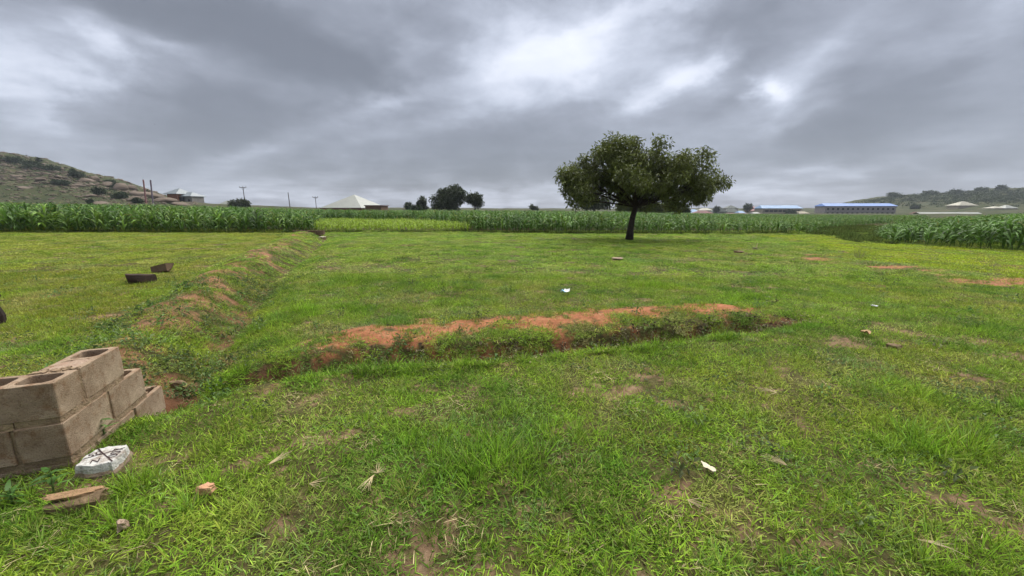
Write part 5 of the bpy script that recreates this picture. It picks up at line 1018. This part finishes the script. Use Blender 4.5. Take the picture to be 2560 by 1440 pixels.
    straws('straw_bundle', 'forked dry straw in the left foreground', 672, 1180, 9, .14, R(60), .25, M_STRAW); straws('straw_bundle', 'dry straw sprig on the right foreground', 1965, 1180, 12, .13, R(120), .35, M_STRAW); straws('straw_bundle', 'dry straw tuft before the right bare spots', 1940, 990, 10, .16, R(160), .6, M_STRAW); straws('straw_bundle', 'dry stalk curl in the lower right grass', 1715, 1262, 7, .12, R(-60), .5, M_STRAW)
    straws('straw_bundle', 'dry pale stalk lying at the lower right', 2290, 1365, 6, .16, R(-30), .15, M_STRAW); straws('straw_bundle', 'thin dry stalk lying at the bottom left of centre', 775, 1225, 8, .09, R(10), .5, M_STRAW); straws('straw_bundle', 'pale stalk lying across the broken brick', 175, 1278, 3, .22, R(24), .05, M_STRAW, 14, .003)
    # dry uprooted stump with an upright stick, and dead grass tufts in the lime strip
    p = hit(1887, 626); r = empty('dry_stump', p); tag(r, 'small dry uprooted stump with a pale upright stick', 'stump'); b = MB(); b.tube([(0, 0, .05), (.05, 0, .16), (.09, 0, .32)], [.022, .018, .008], 6); b.build('stick', M_STRAW, r); b = MB()
    for i in range(16): a = i * .4; b.tube([(0, 0, .06), (.06 * math.cos(a), .06 * math.sin(a), .09 + g.uniform(-.02, .05)), (.15 * math.cos(a) * g.uniform(.6, 1.2), .15 * math.sin(a), g.uniform(0, .12))], [.012, .009, .004], 5)
    b.build('roots', M_TWIG, r)
    for lab, px, py, h, n in (('tall pale dead grass tuft in the lime strip', 2148, 645, .45, 46), ('small dead weed tuft at the right end of the lime strip', 2480, 668, .3, 26)):
        p = hit(px, py); V, F, A = P_tuft(61 + n, n, (h * .6, h * 1.1), .14, (.006, .010), (3, 30)); o = obj('dead_grass_tuft', mesh_np('dead_grass_tuft', V, F, False, {'bv': ('FLOAT', A.astype(np.float32))}), M_TWIG); o.location = p; tag(o, lab, 'grass tuft', 'dead grass tufts')
    # a leafy plant at the foot of the near wall
    M_PL = leaf_mat('plant_leaf', (.10, .22, .045), var=.35, trans=.3, rough=.45)
    for lab, px, py, n, h in (('leafy green plant at the foot of the block wall corner', 135, 1235, 11, .16), ('leafy plant growing against the right face of the block wall', 262, 1100, 9, .17), ('low broad-leaved plant at the lower left edge', 30, 1262, 10, .10)):
        p = hit(px, py); r = empty('leafy_plant', p); tag(r, lab, 'plant', 'leafy plants by the block wall'); b = MB(); b.tube([(0, 0, -.02), (.005, .003, h * .5), (0, .01, h)], [.005, .004, .002], 5); b.build('stem', M_STALK, r)
        for i in range(n):
            a = i * 2.4 + g.normal(0, .3); zz = h * (.25 + .75 * i / n); V, F, A = ribbons(np.array([(0, 0, zz)]), dirs_of(np.array([R(g.uniform(45, 75))]), np.array([a])), np.array([g.uniform(.07, .12)]), np.array([.030]), np.array([.7]), 4, bv=np.array([g.random() * .9]), rg=g); obj('leaf', mesh_np('leaf', V, F, True, {'bv': ('FLOAT', A.astype(np.float32))}), M_PL, r)
    # bird far off under the clouds
    c = at(387, 311, 190); b = MB(); b.tube([(-.22, 0, 0), (0, 0, .03), (.24, 0, 0)], [.02, .075, .02], 6); r = empty('bird', c); tag(r, 'tiny dark bird flying under the clouds', 'bird'); b.build('body', M_DARK, r)
    for s in (-1, 1): b = MB(); b.add([(-.08, 0, .02), (.10, 0, .02), (.12, s * .30, .12), (.02, s * .52, .06), (-.06, s * .3, .11)], [(0, 1, 2, 4), (4, 2, 3, 3)][:1]); b.add([(.12, s * .30, .12), (.02, s * .52, .06), (-.06, s * .3, .11), (.03, s * .3, .118)], [(0, 1, 2, 3)]); b.build('wing', M_DARK, r)
build_small()
# ================================================================== damp air
def build_haze():
    x0, x1, y0, y1, z0, z1 = -1500, 2600, -60, 900, -8, 150; b = MB(); b.box(((x0 + x1) / 2, (y0 + y1) / 2, (z0 + z1) / 2), (x1 - x0, y1 - y0, z1 - z0)); o = b.build('haze', None); o['kind'] = 'stuff'; o['label'] = 'thin damp haze over the far hills'
    m = bpy.data.materials.new('haze'); m.use_nodes = True; N = m.node_tree.nodes; L = m.node_tree.links; N.remove(N['Principled BSDF']); v = N.new('ShaderNodeVolumePrincipled'); v.inputs['Color'].default_value = (.80, .87, 1.0, 1); v.inputs['Density'].default_value = .00022; v.inputs['Anisotropy'].default_value = .1; L.new(v.outputs[0], N['Material Output'].inputs['Volume']); o.data.materials.append(m)
build_haze()
